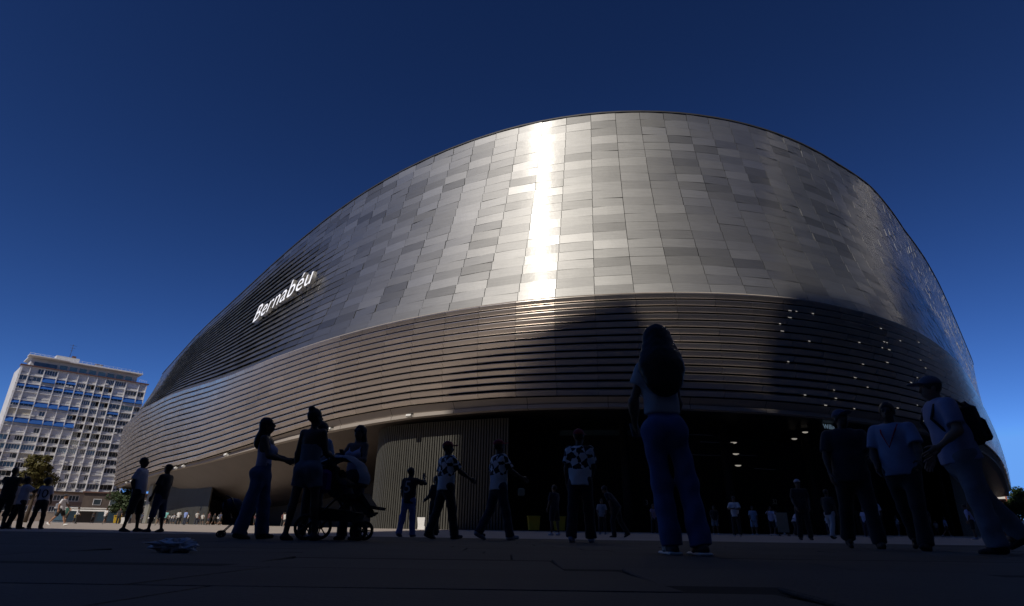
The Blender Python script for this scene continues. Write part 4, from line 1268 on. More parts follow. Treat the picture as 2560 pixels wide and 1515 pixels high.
        link("shoe", np_mesh("shoe", V, Q, M_SHOE), e, shoes)
    # --- hair and cap
    if hair:
        kind = hair["kind"]; v = Vol(hc - .62 * q, hc + .28 * q, max(h * .85, .009)) if kind == "long" else Vol(hc - .24 * q, hc + .30 * q, max(h * .85, .009))
        v.add(v.ell(HP(0, -.018, .030), (.088 * q, .106 * q, .108 * q), MH.T), 0)
        if kind == "afro": v.add(v.ell(HP(0, -.03, .03), (.145 * q, .145 * q, .13 * q), MH.T), .03)
        v.cut(-v.ell(HP(0, .105, -.045), (.078 * q, .085 * q, .110 * q), MH.T))
        if kind in ("short", "cap"): v.cut(v.plane(HP(0, 0, -.055), MH @ np.array((0, 0, -1))))
        if kind == "bun": v.add(v.ell(HP(0, -.06, .125), (.050 * q, .050 * q, .046 * q)), .015); v.cut(v.plane(HP(0, 0, -.075), MH @ np.array((0, 0, -1))))
        if kind == "long":
            ln = hair.get("len", .40); ww = hair.get("w", .10)
            pts = [HP(0, -.06, .03), HP(0, -.085, -.10), neck + upT * -.06 * q - fwdT * .095 * q, neck - upT * ln * q - fwdT * .115 * q]
            rr = [ww * .86, ww * 1.0, ww * 1.28, ww * 1.15]
            for a, b_, r0, r1 in zip(pts[:-1], pts[1:], rr[:-1], rr[1:]): v.add(v.cap(a, b_, r0 * q, r1 * q, fx, 1.75), .07)
            v.fold(.0025, 70, 1.0)
        V, Q = v.mesh()
        link("hair", np_mesh("hair", V + off, Q, M_HAIR), e, hair.get("col", (.012, .009, .008)))
    if cap is not None:
        v = Vol(hc - .16 * q, hc + .30 * q, max(h * .8, .008))
        v.add(v.ell(HP(0, -.015, .040), (.094 * q, .112 * q, .100 * q), MH.T), 0)
        v.cut(v.plane(HP(0, 0, .035), MH @ np.array((0, 0, -1))))
        d = v.ell(HP(0, .125, .040), (.080 * q, .095 * q, .05 * q), MH.T)
        d = np.maximum(np.maximum(d, v.plane(HP(0, .0, .052), MH @ np.array((0, -.12, 1)))), v.plane(HP(0, 0, .034), MH @ np.array((0, .12, -1))))
        v.add(d, .008)
        V, Q = v.mesh()
        link("cap", np_mesh("cap", V + off, Q, M_CLOTH), e, cap)
    if glasses or eyes:
        b = MB()
        for sd in (-1, 1):
            c = Vector(HP(sd * .033, .088, .006) + off)
            if glasses: b.ell(c, (.028 * q, .010 * q, .022 * q), Matrix(MH.tolist()), 10, 6); b.tube([Vector(HP(sd * .055, .082, .010) + off), Vector(HP(sd * .080, .0, .004) + off)], .003, 5)
            else:
                eb = MB(); eb.ell(c - Vector(MH @ np.array((0, .008, 0))), (.012 * q,) * 3, None, 8, 6); eb.build("eye", M_BOARD, e)
        if glasses: b.tube([Vector(HP(-.01, .094, .01) + off), Vector(HP(.01, .094, .01) + off)], .003, 5)
        
        if glasses: b.build("sunglasses", M_BOARD, e)
    if number and smesh is not None:
        txt, hgt, col, zc, yd = number
        bv = BVHTree.FromPolygons([v_.co.copy() for v_ in smesh.vertices], [tuple(p.vertices) for p in smesh.polygons])
        me = text_mesh(txt, 0, 3)
        bmm = bmesh.new(); bmm.from_mesh(me); bmesh.ops.triangulate(bmm, faces=bmm.faces); bmesh.ops.subdivide_edges(bmm, edges=bmm.edges, cuts=1); bmm.to_mesh(me); bmm.free()
        xs = [v_.co.x for v_ in me.vertices]; ys = [v_.co.y for v_ in me.vertices]
        k = hgt / (max(ys) - min(ys)); cx = (max(xs) + min(xs)) / 2
        cen = T(0, 0, zc) + off
        sg = -1 if yd < 0 else 1
        for v_ in me.vertices:
            p = cen + rtT * ((v_.co.x - cx) * k * (1 if sg < 0 else -1)) + upT * (v_.co.y - min(ys)) * k
            o_ = Vector(p + fwdT * sg * .5); hit = bv.ray_cast(o_, Vector(fwdT * -sg))
            v_.co = (hit[0] + Vector(fwdT * sg * .004)) if hit[0] is not None else Vector(p + fwdT * sg * .15)
        me.materials.append(M_CLOTH); me.update()
        link("number", me, e, col)
    e.location.z = ground_z(x, y)
    WR[e.name] = [(arms[i][3] + off, arms[i][4], T, off, fwdT, upT, rtT) for i in (0, 1)]
    return e
# ------------------------------------------------------------------ the people, nearest first
WHITE, LILAC, BLACK, NAVY = (.62, .62, .64), (.50, .48, .66), (.015, .015, .017), (.02, .025, .05)
BLUEJ, PALEJ, GREYJ = (.07, .12, .27), (.18, .27, .50), (.16, .19, .24)
D1, D2, D3 = (.07, .042, .03), (.13, .08, .055), (.24, .155, .11)
def phone(p, side, label, out=.02):
    w, fd, T, off, fT, uT, rT = WR[p.name][0 if side == 'L' else 1]
    q = w + fd * .115 + np.array((0, 0, .03))
    o = MB(); o.box((0, 0, 0), (.074, .012, .15), bev=.004)
    ob = o.build("phone", M_BOARD)
    mw = Matrix.Translation(p.location) @ Matrix.Rotation(p.rotation_euler.z, 4, 'Z')
    ob.matrix_world = mw @ Matrix.Translation(Vector(q)) @ Matrix.Rotation(R(-35), 4, 'X')
    return tag(ob, label, "phone")
jw = person("woman from behind with long dark hair, pale cropped top and wide blue jeans", 1.15, 4.31, 4, 1.63, True, w=.84, h=.011, side=-1, head=(6, -3),
       armL=(16, 16, 52, -12), armR=(10, 6, 30, -16), legL=(4, -8, 5), legR=(-4, 7, 4), skin=D2,
       shirt=dict(col=(.42, .45, .50), sleeve=.52, hem=.085, loose=.030, name="top"), pants=dict(col=(.075, .12, .30), len=1.0, hem=.078, loose=.008, top=.12, denim=True, name="jeans"),
       hair=dict(kind="long", len=.17, w=.135), shoes=(.03, .03, .035))
for i_, sh in enumerate([c for c in jw.children if c.name.startswith("shoe")]):
    co = np.array([v.co for v in sh.data.vertices]); lo_, hi_ = co.min(0), co.max(0); cx = (lo_[0] + hi_[0]) / 2
    b = MB(); b.box((cx, (lo_[1] + hi_[1]) / 2, lo_[2] + .011), (hi_[0] - lo_[0] + .004, hi_[1] - lo_[1] + .006, .022), bev=.008); b.build("sole", M_WPL, sh)
    b = MB()
    for i in range(3): b.box((lo_[0] + .004 if i_ == 0 else hi_[0] - .004, (lo_[1] + hi_[1]) / 2 - .03 + i * .026, lo_[2] + .050), (.010, .010, .050), Matrix.Rotation(R(-25), 3, 'X'))
    o = b.build("stripe", M_WPL, sh); o["kind"] = "stuff"
phone(jw, 'L', "phone in the left hand of the woman in wide blue jeans")

bm = person("big man in a cap and pale blue polo walking left with a backpack", 4.78, 6.2, 76, 1.80, w=1.17, h=.012, lean=9, head=(0, -4),
       armL=(8, 14, 60, -5), armR=(-4, 10, 40, 0), legL=(-2, 4, 4), legR=(-24, 3, 10), skin=D3,
       shirt=dict(col=(.25, .28, .46), sleeve=.78, hem=-.10, loose=.045, name="polo_shirt"), pants=dict(col=GREYJ, len=1.0, hem=.098, loose=.024, denim=True, name="jeans"),
       hair=dict(kind="short", col=(.05, .04, .035)), cap=(.10, .12, .17), shoes=(.02, .02, .022))
bp = empty("backpack", bm.location, bm.rotation_euler.z, "dark backpack on the back of the big man in a pale blue polo shirt", "backpack")
T_, off_, f_, u_ = WR[bm.name][0][2:6]
b = MB(); b.box(Vector(T_(0, -.225, .26) + off_), (.32, .15, .46), Matrix.Rotation(R(-9), 3, 'X'), bev=.07); b.build("bag_body", M_FABD, bp)
b = MB(); b.box(Vector(T_(0, -.305, .18) + off_), (.24, .05, .24), Matrix.Rotation(R(-9), 3, 'X'), bev=.03); b.build("pocket", M_FABD, bp)
b = MB()
for sx in (-.13, .13): b.tube([Vector(T_(sx, -.17, .44) + off_), Vector(T_(sx, -.06, .545) + off_), Vector(T_(sx, .09, .49) + off_), Vector(T_(sx, .165, .36) + off_), Vector(T_(sx * 1.2, .08, .18) + off_), Vector(T_(sx * 1.1, -.16, .08) + off_)], .017, 6)
b.build("strap", M_FABD, bp)

pm = person("man in a pale blue polo and dark trousers wearing a red lanyard", 4.86, 7.3, 128, 1.75, w=1.1, h=.013, lean=3, head=(10, -4),
       armL=(22, 14, 50, 10), armR=(10, 12, 40, -14), legL=(14, 4, 4), legR=(-20, 3, 14), skin=D1,
       shirt=dict(col=(.22, .28, .45), sleeve=.8, hem=-.09, loose=.04, name="polo_shirt"), pants=dict(col=BLACK, len=1.0, hem=.085, loose=.02), hair=dict(kind="short"), shoes=BLACK, eyes=True)
T_, off_ = WR[pm.name][0][2:4]
b = MB(); b.tube([Vector(T_(-.10, .06, .52) + off_), Vector(T_(-.075, .155, .42) + off_), Vector(T_(0, .21, .24) + off_), Vector(T_(.075, .155, .42) + off_), Vector(T_(.10, .06, .52) + off_)], .009, 5); b.build("lanyard", mat("red_ribbon", (.40, .02, .03), .7), pm)

person("man in dark clothes and blue grey cap left of the red lanyard man", 4.66, 8.05, 160, 1.80, w=1.15, h=.014, head=(25, -4), armL=(14, 10, 70, -14), armR=(6, 12, 20, 0), legL=(12, 4, 3), legR=(-16, 3, 12), skin=D1,
       shirt=dict(col=(.020, .022, .035), sleeve=.8, hem=-.14, loose=.045), pants=dict(col=(.016, .017, .022), len=1.0, hem=.09, loose=.026), hair=dict(kind="short"), cap=(.05, .075, .15), shoes=BLACK)

lw = person("long haired woman in profile with glasses, lilac tank top and wide jeans", -3.62, 8.69, -84, 1.68, True, h=.013, lean=-2, head=(0, -12),
       armL=(28, 3, 78, -12), armR=(22, 5, 74, -14), legL=(7, 4, 2), legR=(-9, 4, 2), skin=D2,
       shirt=dict(col=LILAC, sleeve=0, hem=.06, loose=.012, name="tank_top"), pants=dict(col=(.10, .14, .25), len=1.0, hem=.098, loose=.012, top=.11, denim=True, name="jeans"),
       hair=dict(kind="long", len=.10, w=.085), shoes=(.05, .05, .05), glasses=True)
phone(lw, 'R', "phone held by the long haired woman in a lilac tank top")
person("person in a loose white t-shirt standing between the two women, head turned away", -3.12, 9.55, -30, 1.76, h=.015, head=(-20, -8), armL=(0, 10, 20, 2), armR=(16, 8, 70, -20), skin=D1,
       shirt=dict(col=(.36, .43, .55), sleeve=.75, hem=-.13, loose=.045), pants=dict(col=BLACK, len=1.0, hem=.075), hair=dict(kind="afro"), shoes=(.35, .36, .42))
tw = person("tall woman from behind with a hair bun, strappy grey top and denim shorts", -2.76, 8.12, -14, 1.71, True, w=1.05, h=.013, head=(-30, -8),
       armL=(-2, 8, 8, 2), armR=(20, 4, 82, -6), legL=(-4, 6, 2), legR=(6, 6, 2), skin=D1,
       shirt=dict(col=(.13, .16, .20), sleeve=0, hem=.06, loose=.010, low_back=.30, name="top"), pants=dict(col=(.12, .155, .21), len=.27, hem=.098, loose=.010, top=.10, denim=True, name="denim_shorts"),
       hair=dict(kind="bun"), shoes=BLACK)
phone(tw, 'R', "phone in the right hand of the tall woman in denim shorts")
sw = person("woman with sunglasses and long hair in a white top behind the pushchair", -2.38, 9.12, 158, 1.66, True, h=.013, head=(8, -10), armL=(22, 16, 84, -40), armR=(30, 14, 96, -42), skin=D2,
       shirt=dict(col=(.42, .43, .62), sleeve=0, hem=.0, loose=.014, name="top"), pants=dict(col=NAVY, len=1.0, hem=.08), hair=dict(kind="long", len=.06, w=.085), shoes=BLACK, glasses=True)
phone(sw, 'R', "phone held by the woman with sunglasses behind the pushchair")
ch = person("small child sitting in the pushchair with one shoe sticking out", -2.30, 8.60, -94, .86, w=1.15, h=.012, lean=-22, armL=(40, 10, 70, -10), armR=(40, 10, 70, -10), legL=(78, 6, 34), legR=(70, 4, 22), skin=D2,
       shirt=dict(col=(.10, .10, .14), sleeve=.8, hem=-.02, loose=.012), pants=dict(col=(.03, .035, .06), len=.95, hem=.04, loose=.01), hair=dict(kind="short"), shoes=(.055, .055, .075), hands=True)
ch.location.z = ground_z(0, 8.6) + .30
person("boy in a dark maroon number 5 jersey with a hand at his head", -2.26, 13.59, -22, 1.46, h=.014, head=(-18, 0), armL=(0, 9, 14, 0), armR=(70, 34, 140, -30), legL=(-8, 4, 6), legR=(6, 3, 2), skin=D1,
       shirt=dict(col=(.035, .010, .014), sleeve=.8, hem=-.13, loose=.03, name="jersey"), pants=dict(col=(.13, .20, .46), len=1.0, hem=.07, loose=.016, denim=True, name="jeans"), hair=dict(kind="short"), shoes=(.04, .05, .10), number=("5", .26, (.40, .40, .44), .14, -1))
person("woman all in dark clothes right of the boy in the number 5 jersey", -2.16, 17.5, 60, 1.60, True, h=.016, armL=(12, 8, 60, -10), armR=(10, 8, 20, 0), skin=D1,
       shirt=dict(col=(.020, .020, .024), sleeve=1.5, hem=-.10, loose=.03), pants=dict(col=BLACK, len=1.0, hem=.09), hair=dict(kind="long", len=.02, w=.085), shoes=BLACK)
GC = "men in black and white checked shirts and red caps"
RED = (.30, .015, .02)
person("checked shirt man in a red cap against the lit gate tower slats", -1.22, 11.5, -52, 1.77, h=.013, head=(-10, 0), armL=(-4, 9, 10, 0), armR=(34, 12, 62, 4), legL=(-13, 3, 8), legR=(12, 4, 4), skin=D1,
       shirt=dict(col=WHITE, sleeve=.8, hem=-.10, loose=.04, mat=M_CHECK), pants=dict(col=BLACK, len=1.0, hem=.085, loose=.024), hair=dict(kind="short"), cap=RED, shoes=(.06, .06, .075), group=GC)
person("checked shirt man in a red cap carrying a small pale bag", -.20, 11.13, -60, 1.77, h=.013, head=(0, -5), armL=(-6, 9, 6, 0), armR=(30, 10, 66, 0), legL=(-15, 3, 14), legR=(13, 4, 2), skin=D1,
       shirt=dict(col=WHITE, sleeve=.8, hem=-.10, loose=.04, mat=M_CHECK), pants=dict(col=NAVY, len=1.0, hem=.08, loose=.02), hair=dict(kind="short"), cap=RED, shoes=(.30, .33, .40), group=GC)
person("checked shirt man in a red cap, the one nearest the woman in jeans", 1.17, 9.84, -16, 1.76, h=.013, head=(-14, 0), armL=(-2, 9, 8, 0), armR=(12, 9, 50, -16), legL=(-8, 4, 4), legR=(6, 4, 2), skin=D1,
       shirt=dict(col=WHITE, sleeve=.8, hem=-.10, loose=.04, mat=M_CHECK), pants=dict(col=BLACK, len=1.0, hem=.09, loose=.024), hair=dict(kind="short"), cap=RED, shoes=(.30, .33, .42), group=GC)
bg = empty("paper_bag", (0.22, 11.0, ground_z(0, 11) + .82), R(20), "small pale bag carried by the middle man in a checked shirt", "bag")
b = MB(); b.box((0, 0, 0), (.12, .08, .14), bev=.02); b.build("bag_body", mat("pale_paper", (.42, .38, .26), .8), bg)
b = MB(); b.tube([(-.03, 0, .07), (0, 0, .13), (.03, 0, .07)], .005, 5); b.build("handle", M_FABD, bg)
person("man in a white t-shirt and dark shorts with his hands behind him", -9.5, 15.41, -80, 1.79, h=.014, lean=-4, head=(0, 2), armL=(-22, 8, 12, -4), armR=(-20, 8, 14, -4), legL=(8, 4, 4), legR=(-6, 4, 2), skin=D1,
       shirt=dict(col=(.62, .62, .72), sleeve=.75, hem=-.08, loose=.04), pants=dict(col=BLACK, len=.58, hem=.082, loose=.026, name="shorts"), hair=dict(kind="short"), shoes=(.05, .05, .05))
person("man in black with a cap facing the man with hands behind him", -8.95, 15.5, 84, 1.63, h=.014, lean=-2, armL=(6, 9, 20, 0), armR=(4, 9, 18, 0), legL=(6, 4, 3), legR=(-6, 4, 2), skin=D1,
       shirt=dict(col=(.018, .018, .02), sleeve=.8, hem=-.12, loose=.045), pants=dict(col=(.03, .045, .10), len=.62, hem=.08, loose=.024, name="shorts"), hair=dict(kind="short"), cap=BLACK, shoes=(.04, .04, .05))
GL = "fans standing in the shade at the far left"
person("man in black at the left edge holding a phone up with both hands", -14.9, 17.9, 20, 1.70, h=.017, armL=(70, 20, 140, -24), armR=(74, 18, 140, -24), skin=D1,
       shirt=dict(col=BLACK, sleeve=.8, hem=-.12, loose=.04), pants=dict(col=BLACK, len=.6, hem=.08, loose=.02, name="shorts"), hair=dict(kind="short"), shoes=BLACK, group=GL)
person("person in a white t-shirt and dark shorts behind the man holding up a phone", -15.0, 18.3, 50, 1.40, h=.02, armL=(5, 9, 20, 0), armR=(5, 9, 30, 0), skin=D2,
       shirt=dict(col=(.62, .62, .70), sleeve=.7, hem=-.12, loose=.035), pants=dict(col=BLACK, len=.55, hem=.08, name="shorts"), hair=dict(kind="short"), shoes=WHITE, group=GL)
person("fan in a white jersey beside the curly haired fan, hand at his head", -14.5, 18.0, -35, 1.45, h=.018, head=(-20, -8), armL=(0, 9, 10, 0), armR=(46, 24, 130, -30), legL=(-10, 4, 4), legR=(8, 4, 3), skin=D1,
       shirt=dict(col=(.60, .61, .70), sleeve=.8, hem=-.14, loose=.04, name="jersey"), pants=dict(col=BLACK, len=1.0, hem=.08, loose=.02), hair=dict(kind="short"), shoes=BLACK, group=GL)
person("fan with big curly hair in a white number 10 jersey", -14.0, 18.15, 6, 1.42, True, w=1.05, h=.018, armL=(0, 9, 10, 0), armR=(10, 9, 40, -10), legL=(-6, 4, 3), legR=(6, 4, 3), skin=D1,
       shirt=dict(col=(.60, .61, .70), sleeve=.8, hem=-.16, loose=.04, name="jersey"), pants=dict(col=BLACK, len=1.0, hem=.06, loose=.012), hair=dict(kind="afro"), shoes=(.10, .10, .13), number=("10", .24, (.02, .02, .03), .12, -1), group=GL)
person("fan in a white number 10 jersey and pale grey shorts", 11.54, 14.69, 6, 1.74, w=1.08, h=.015, head=(-20, -4), armL=(4, 12, 20, 0), armR=(10, 12, 60, -10), legL=(-8, 4, 6), legR=(10, 4, 4), skin=D1,
       shirt=dict(col=(.46, .47, .60), sleeve=.8, hem=-.10, loose=.045, name="jersey"), pants=dict(col=(.22, .23, .28), len=.42, hem=.10, loose=.026, name="shorts"), hair=dict(kind="short"), shoes=BLACK, number=("10", .25, (.02, .02, .025), .12, -1))
GW = "people walking on the sunlit plaza"
wk = person("man in a white polo, black cap and shorts striding across the sunlit plaza", -26.6, 36.1, -84, 1.80, h=.02, lean=3, armL=(26, 8, 46, 0), armR=(-14, 8, 6, 0), legL=(24, 3, 4), legR=(-22, 3, 16), skin=(.36, .20, .13),
       shirt=dict(col=(.72, .70, .74), sleeve=.75, hem=-.08, loose=.035, name="polo_shirt"), pants=dict(col=BLACK, len=.42, hem=.10, loose=.024, name="shorts"), hair=dict(kind="short"), cap=(.02, .022, .035), shoes=(.72, .72, .72), group=GW)
sb = empty("sling_bag", wk.location, wk.rotation_euler.z, "grey sling bag on the back of the striding man in a white polo", "bag")
T_, off_ = WR[wk.name][0][2:4]
b = MB(); b.box(Vector(T_(0, -.22, .12) + off_), (.34, .16, .36), Matrix.Rotation(R(20), 3, 'X'), bev=.06); b.build("bag_body", mat("grey_nylon", (.24, .25, .30), .6), sb)
b = MB(); b.tube([Vector(T_(.10, -.16, .3) + off_), Vector(T_(.13, 0, .54) + off_), Vector(T_(0, .17, .32) + off_), Vector(T_(-.18, .05, .1) + off_), Vector(T_(-.1, -.18, .05) + off_)], .02, 6); b.build("strap", M_FABD, sb)
person("man in a dark green jersey and black shorts walking in the sun", -44.2, 60.9, 170, 1.80, h=.026, armL=(10, 10, 20, 0), armR=(-6, 14, 10, 0), legL=(14, 3, 4), legR=(-10, 3, 16), skin=(.25, .15, .10),
       shirt=dict(col=(.012, .07, .055), sleeve=.8, hem=-.1, loose=.04, name="jersey"), pants=dict(col=BLACK, len=.45, hem=.1, loose=.02, name="shorts"), hair=dict(kind="short"), shoes=WHITE, group=GW)
person("man in a white shirt and black trousers standing in the sun before the pavilion", -51.5, 72.7, -70, 1.82, h=.028, armL=(4, 8, 40, 0), armR=(4, 8, 60, 0), legL=(0, 4, 2), legR=(6, 5, 3), skin=(.25, .15, .10),
       shirt=dict(col=WHITE, sleeve=1.5, hem=-.06, loose=.03), pants=dict(col=BLACK, len=1.0, hem=.08), hair=dict(kind="short"), shoes=BLACK, group=GW)
# ---- figures in the shade near the gates, each with its own clothes and stance
GS = "people waiting in the shade near the gates"
S_ = dict(h=.024)
def shade(label, x, y, yaw, H, top, bottom, ln=.45, fem=False, arms=None, legs=None, cap=None, hair="short", sleeve=.8, lean=0, shoes=(.35, .36, .42), number=None, mt=None):
    a = arms or ((6, 10, 30, -6), (6, 10, 30, -6)); l = legs or ((3, 4, 3), (-3, 4, 3))
    sh = dict(col=top, sleeve=sleeve, hem=-.10, loose=.035)
    if mt: sh["mat"] = mt
    return person(label, x, y, yaw, H, fem, h=.024, lean=lean, armL=a[0], armR=a[1], legL=l[0], legR=l[1], skin=D2, shirt=sh,
                  pants=dict(col=bottom, len=ln, hem=.095 if ln <= .5 else .08, loose=.02, name="shorts" if ln < .7 else "trousers"), hair=dict(kind=hair), cap=cap, shoes=shoes, group=GS, number=number)
def striped(name, c1, c2, sc):
    m = mat(name, c1, .85)
    nt = m.node_tree; N, L = nt.nodes, nt.links
    tc = N.new("ShaderNodeTexCoord"); w_ = N.new("ShaderNodeTexWave"); w_.inputs["Scale"].default_value = sc; w_.bands_direction = 'X'
    L.new(tc.outputs["Object"], w_.inputs["Vector"]); gt = N.new("ShaderNodeMath"); gt.operation = 'GREATER_THAN'; gt.inputs[1].default_value = .5; L.new(w_.outputs["Fac"], gt.inputs[0])
    mx = N.new("ShaderNodeMixRGB"); mx.inputs[1].default_value = (*c1, 1); mx.inputs[2].default_value = (*c2, 1); L.new(gt.outputs[0], mx.inputs[0]); L.new(mx.outputs[0], N["Principled BSDF"].inputs["Base Color"])
    return m
M_STR = striped("striped_cloth", (.45, .55, .66), (.12, .2, .35), 4.5)
FOLD = ((30, 14, 88, -52), (34, 14, 92, -52)); UP = ((60, 20, 130, -20), (64, 18, 132, -20))
shade("man in a white t-shirt with folded arms in the shade near gate 32", 10.98, 29.4, 150, 1.80, WHITE, BLACK, 1.0, arms=FOLD)
shade("person in a dark top and grey shorts beside the man with folded arms", 13.0, 38.4, 170, 1.70, BLACK, (.20, .23, .27), .45)
shade("person in a bright blue shirt just right of the woman in jeans", 10.7, 35.8, 190, 1.66, (.10, .19, .48), BLACK, .5, arms=((20, 10, 80, -20), (10, 10, 40, 0)))
shade("fan in a blue and white striped shirt and pale shorts in the shade", 15.86, 39.4, 175, 1.74, WHITE, (.25, .33, .45), .5, mt=M_STR)
shade("fan in a white shirt and black shorts right of the striped shirt", 16.9, 39.1, 160, 1.72, (.52, .54, .72), BLACK, .5, arms=UP)
shade("man in black wearing a white cap, standing left of the pale trousers man", 9.35, 19.3, 170, 1.80, (.018, .018, .02), BLACK, 1.0, cap=(.42, .42, .50), shoes=BLACK)
shade("man in a dark top and pale trousers striding in the shade", 12.4, 23.4, -60, 1.80, BLACK, (.40, .39, .42), 1.0, legs=((16, 3, 4), (-14, 3, 12)), shoes=BLACK)
shade("person in white with a yellow cap bending forward beside the beige board", 17.3, 36.8, -70, 1.60, (.48, .48, .60), BLACK, 1.0, cap=(.40, .38, .03), lean=38, legs=((20, 4, 24), (-14, 4, 20)))
shade("man in a white t-shirt and black shorts behind the man with the lanyard", 17.4, 28.7, -60, 1.78, (.50, .53, .68), BLACK, .5, arms=((10, 10, 70, -20), (8, 10, 60, -20)))
shade("child in a white cap between the two men with polo shirts", 20.2, 29.4, 160, 1.48, BLACK, BLACK, .9, cap=(.48, .47, .62), shoes=BLACK)
shade("fan in a white shirt behind the child in the white cap", 22.5, 34.0, -40, 1.66, (.42, .43, .62), BLACK, .6)
shade("woman with long hair in a white top deep in the shade at the right", 21.4, 36.5, 120, 1.64, (.42, .43, .60), NAVY, 1.0, fem=True, hair="long", sleeve=.6)
shade("person in a lilac shirt leaning towards the big man's legs, deep in the shade", 24.0, 31.5, 60, 1.70, (.32, .34, .58), BLACK, .5, lean=12)
shade("woman in a pink top far back between the dark figures", 8.6, 36.0, 180, 1.64, (.30, .22, .30), BLACK, 1.0, fem=True, hair="long", sleeve=.4)
shade("fan in black crouching over a bag just left of the woman in jeans", 3.35, 18.9, 60, 1.62, BLACK, BLACK, 1.0, lean=34, legs=((14, 4, 20), (-12, 4, 20)), shoes=BLACK)
shade("fan in a grey shirt behind the crouching fan in black", 4.6, 30.0, 170, 1.62, (.24, .27, .32), BLACK, .9, shoes=(.2, .2, .22))
shade("fan in black behind the checked shirt man nearest the woman in jeans", 1.65, 22.0, 40, 1.70, (.02, .02, .03), BLACK, .5)
# ---- far figures: three stances built once, then copied part by part with their own colours
protos = []
for i, (fem, legs, arms, ln) in enumerate([(False, ((4, 4, 3), (-4, 4, 3)), ((4, 9, 20, 0), (4, 9, 30, 0)), 1.0), (False, ((20, 3, 4), (-20, 3, 16)), ((18, 8, 36, 0), (-16, 8, 4, 0)), .45), (True, ((6, 3, 3), (-6, 3, 6)), ((6, 8, 30, 0), (10, 8, 70, -10)), .6)]):
    p = person("far figure", 0, 200 + i, 0, 1.74 if not fem else 1.64, fem, h=.034, armL=arms[0], armR=arms[1], legL=legs[0], legR=legs[1], skin=D3,
               shirt=dict(col=WHITE, sleeve=.8, hem=-.1, loose=.035), pants=dict(col=BLACK, len=ln, hem=.09, loose=.02, name="trousers" if ln > .7 else "shorts"), hair=dict(kind="long" if fem else "short", len=.05), shoes=(.4, .4, .4), hands=False)
    protos.append(p)
used_p = set()
def far(k, label, x, y, yaw, top, bottom, group, sc=1.0, skin=(.25, .15, .10)):
    o = protos[k] if k not in used_p else copy_tree(protos[k])
    used_p.add(k)
    o.location = (x, y, 0); o.rotation_euler = (0, 0, R(yaw)); o.scale = (sc, sc, sc)
    tag(o, label, "person", group)
    for c in o.children:
        n = c.name.split('.')[0]
        if n == "shirt": c.color = (*top, 1)
        elif n in ("trousers", "shorts"): c.color = (*bottom, 1)
        elif n == "body": c.color = (*skin, 1)
    return o
AQUA, SKYB, YELT = (.20, .52, .50), (.22, .30, .62), (.60, .45, .08)
far(1, "walker in a white top with a tan bag passing before the pavilion's right end", -46.0, 69.5, 172, (.62, .60, .60), BLACK, GW)
far(0, "walker in dark clothes just right of the white topped walker", -45.4, 71.0, -160, (.03, .03, .035), BLACK, GW)
far(2, "child in a yellow top beside the man in the white shirt and black trousers", -52.6, 74.0, 90, YELT, BLACK, GW, .7)
far(0, "person in a pale shirt far behind the striding man in a polo", -70.5, 80.5, -90, (.58, .56, .58), BLACK, GW)
far(2, "woman in a coral top close behind the striding man in the white polo", -62.0, 76.0, -90, (.45, .16, .10), WHITE, GW)
far(2, "woman in dark clothes in front of the pavilion's dark door", -67.5, 99.0, -100, (.04, .04, .05), BLACK, GW)
far(2, "child in a white top beside the woman in dark clothes near the pavilion", -65.8, 99.6, 90, (.62, .60, .58), NAVY, GW, .8)
far(0, "person in a pale blue shirt next to the sunlit yellow bin", -64.2, 103.5, 100, (.35, .45, .55), NAVY, GW)
far(1, "walker in black with a white bag, nearest of those before the far ribbed wall", -34.2, 59.5, 160, (.02, .02, .025), BLACK, GW)
far(1, "walker in an aqua shirt and dark shorts before the far stadium front", -43.6, 77.5, 10, AQUA, BLACK, GW)
far(0, "walker in a white shirt and black trousers right of the aqua shirt", -42.2, 77.9, 20, (.62, .60, .58), BLACK, GW)
far(0, "walker in a sky blue shirt right of the white shirt and aqua shirt", -40.6, 76.5, -10, SKYB, NAVY, GW)
QG = "people queueing under the far stadium front"
rg = np.random.default_rng(21)
COLS = [((.60, .58, .56), "white"), ((.03, .03, .035), "black"), ((.12, .04, .04), "dark red"), ((.30, .30, .32), "grey"), ((.04, .05, .10), "navy"), ((.55, .52, .50), "off-white")]
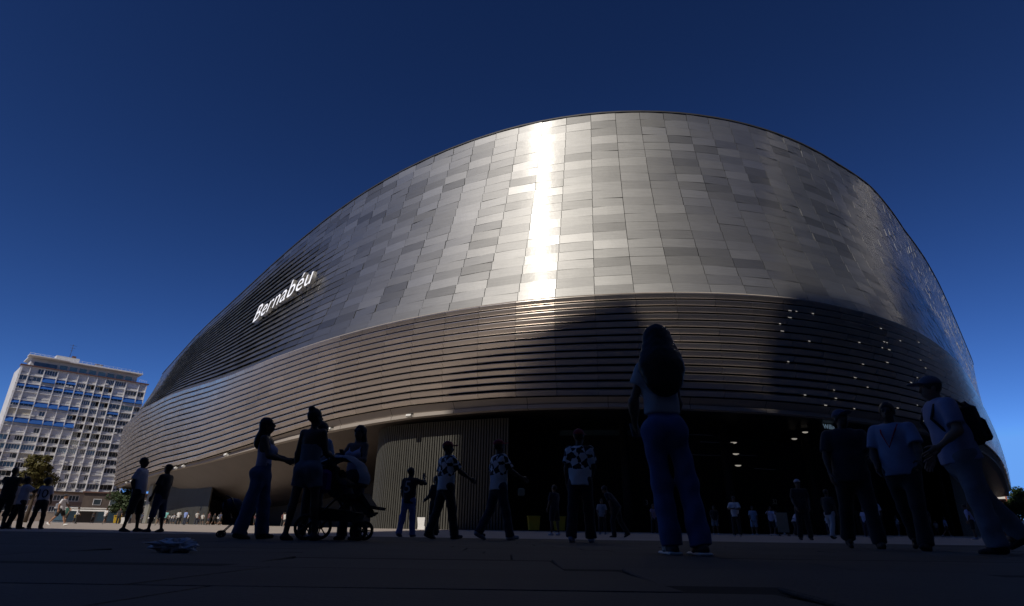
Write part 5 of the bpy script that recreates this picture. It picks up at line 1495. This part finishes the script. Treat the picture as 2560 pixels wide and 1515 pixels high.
ones = "first second third fourth fifth sixth seventh eighth ninth tenth eleventh twelfth thirteenth fourteenth fifteenth sixteenth seventeenth eighteenth nineteenth twentieth".split()
ORD = ones + ["twenty-" + o for o in ones[:9]] + ["thirtieth"] + ["thirty-" + o for o in ones[:9]]
for i in range(34):
    s = -116 + i * 2.15 + rg.uniform(-.35, .35)
    p = at(np.array([s]), rg.uniform(-1.5, 5.5), 0)[0]
    c, nm = COLS[int(rg.integers(0, 6)) if i % 4 else 0]
    far(int(rg.integers(0, 3)), f"figure in {nm}, {ORD[i]} from the left in the line under the far stadium front", float(p[0]), float(p[1]), float(rg.uniform(0, 360)), c, BLACK if i % 3 else NAVY, QG, float(rg.uniform(.94, 1.05)))
for i, (x, y) in enumerate(((-64.0, 106.5), (-61.6, 106.0), (-60.4, 107.8), (-56.6, 104.8))):
    far(int(rg.integers(0, 3)), f"{ones[i]} small figure from the left at the foot of the far ribbed wall", x, y, float(rg.uniform(0, 360)), COLS[int(rg.integers(0, 6))][0], BLACK, "people by the far ribbed wall")
GR = "small figures at the far right"
for i, (x, y, lab) in enumerate([(70, 84, "small dark figure at the far right walking past the stadium end"), (61.0, 70.5, "small figure in a pale top beyond the fan in pale grey shorts")]):
    far(i % 2, lab, x, y, 20, [(.03, .03, .04), (.4, .4, .45)][i], BLACK, GR)

GB = "fans in pale tops along the dark gates"
PL = ["white", "pale lilac", "pale blue", "grey"]; PC = [(.66, .66, .70), (.50, .48, .66), (.35, .42, .62), (.30, .31, .34)]
rg = np.random.default_rng(33)
for i in range(16):
    s = 3.5 + i * 3.1 + rg.uniform(-.8, .8)
    p = at(np.array([s]), rg.uniform(-9, 2.5), 0)[0]
    k = int(rg.integers(0, 4)) if i % 2 else 0
    far(int(rg.integers(0, 3)), f"fan in a {PL[k]} top, {ones[i]} from the left along the dark gates", float(p[0]), float(p[1]), float(rg.uniform(0, 360)), PC[k], (BLACK, NAVY, (.25, .26, .3))[i % 3], GB, float(rg.uniform(.93, 1.05)))
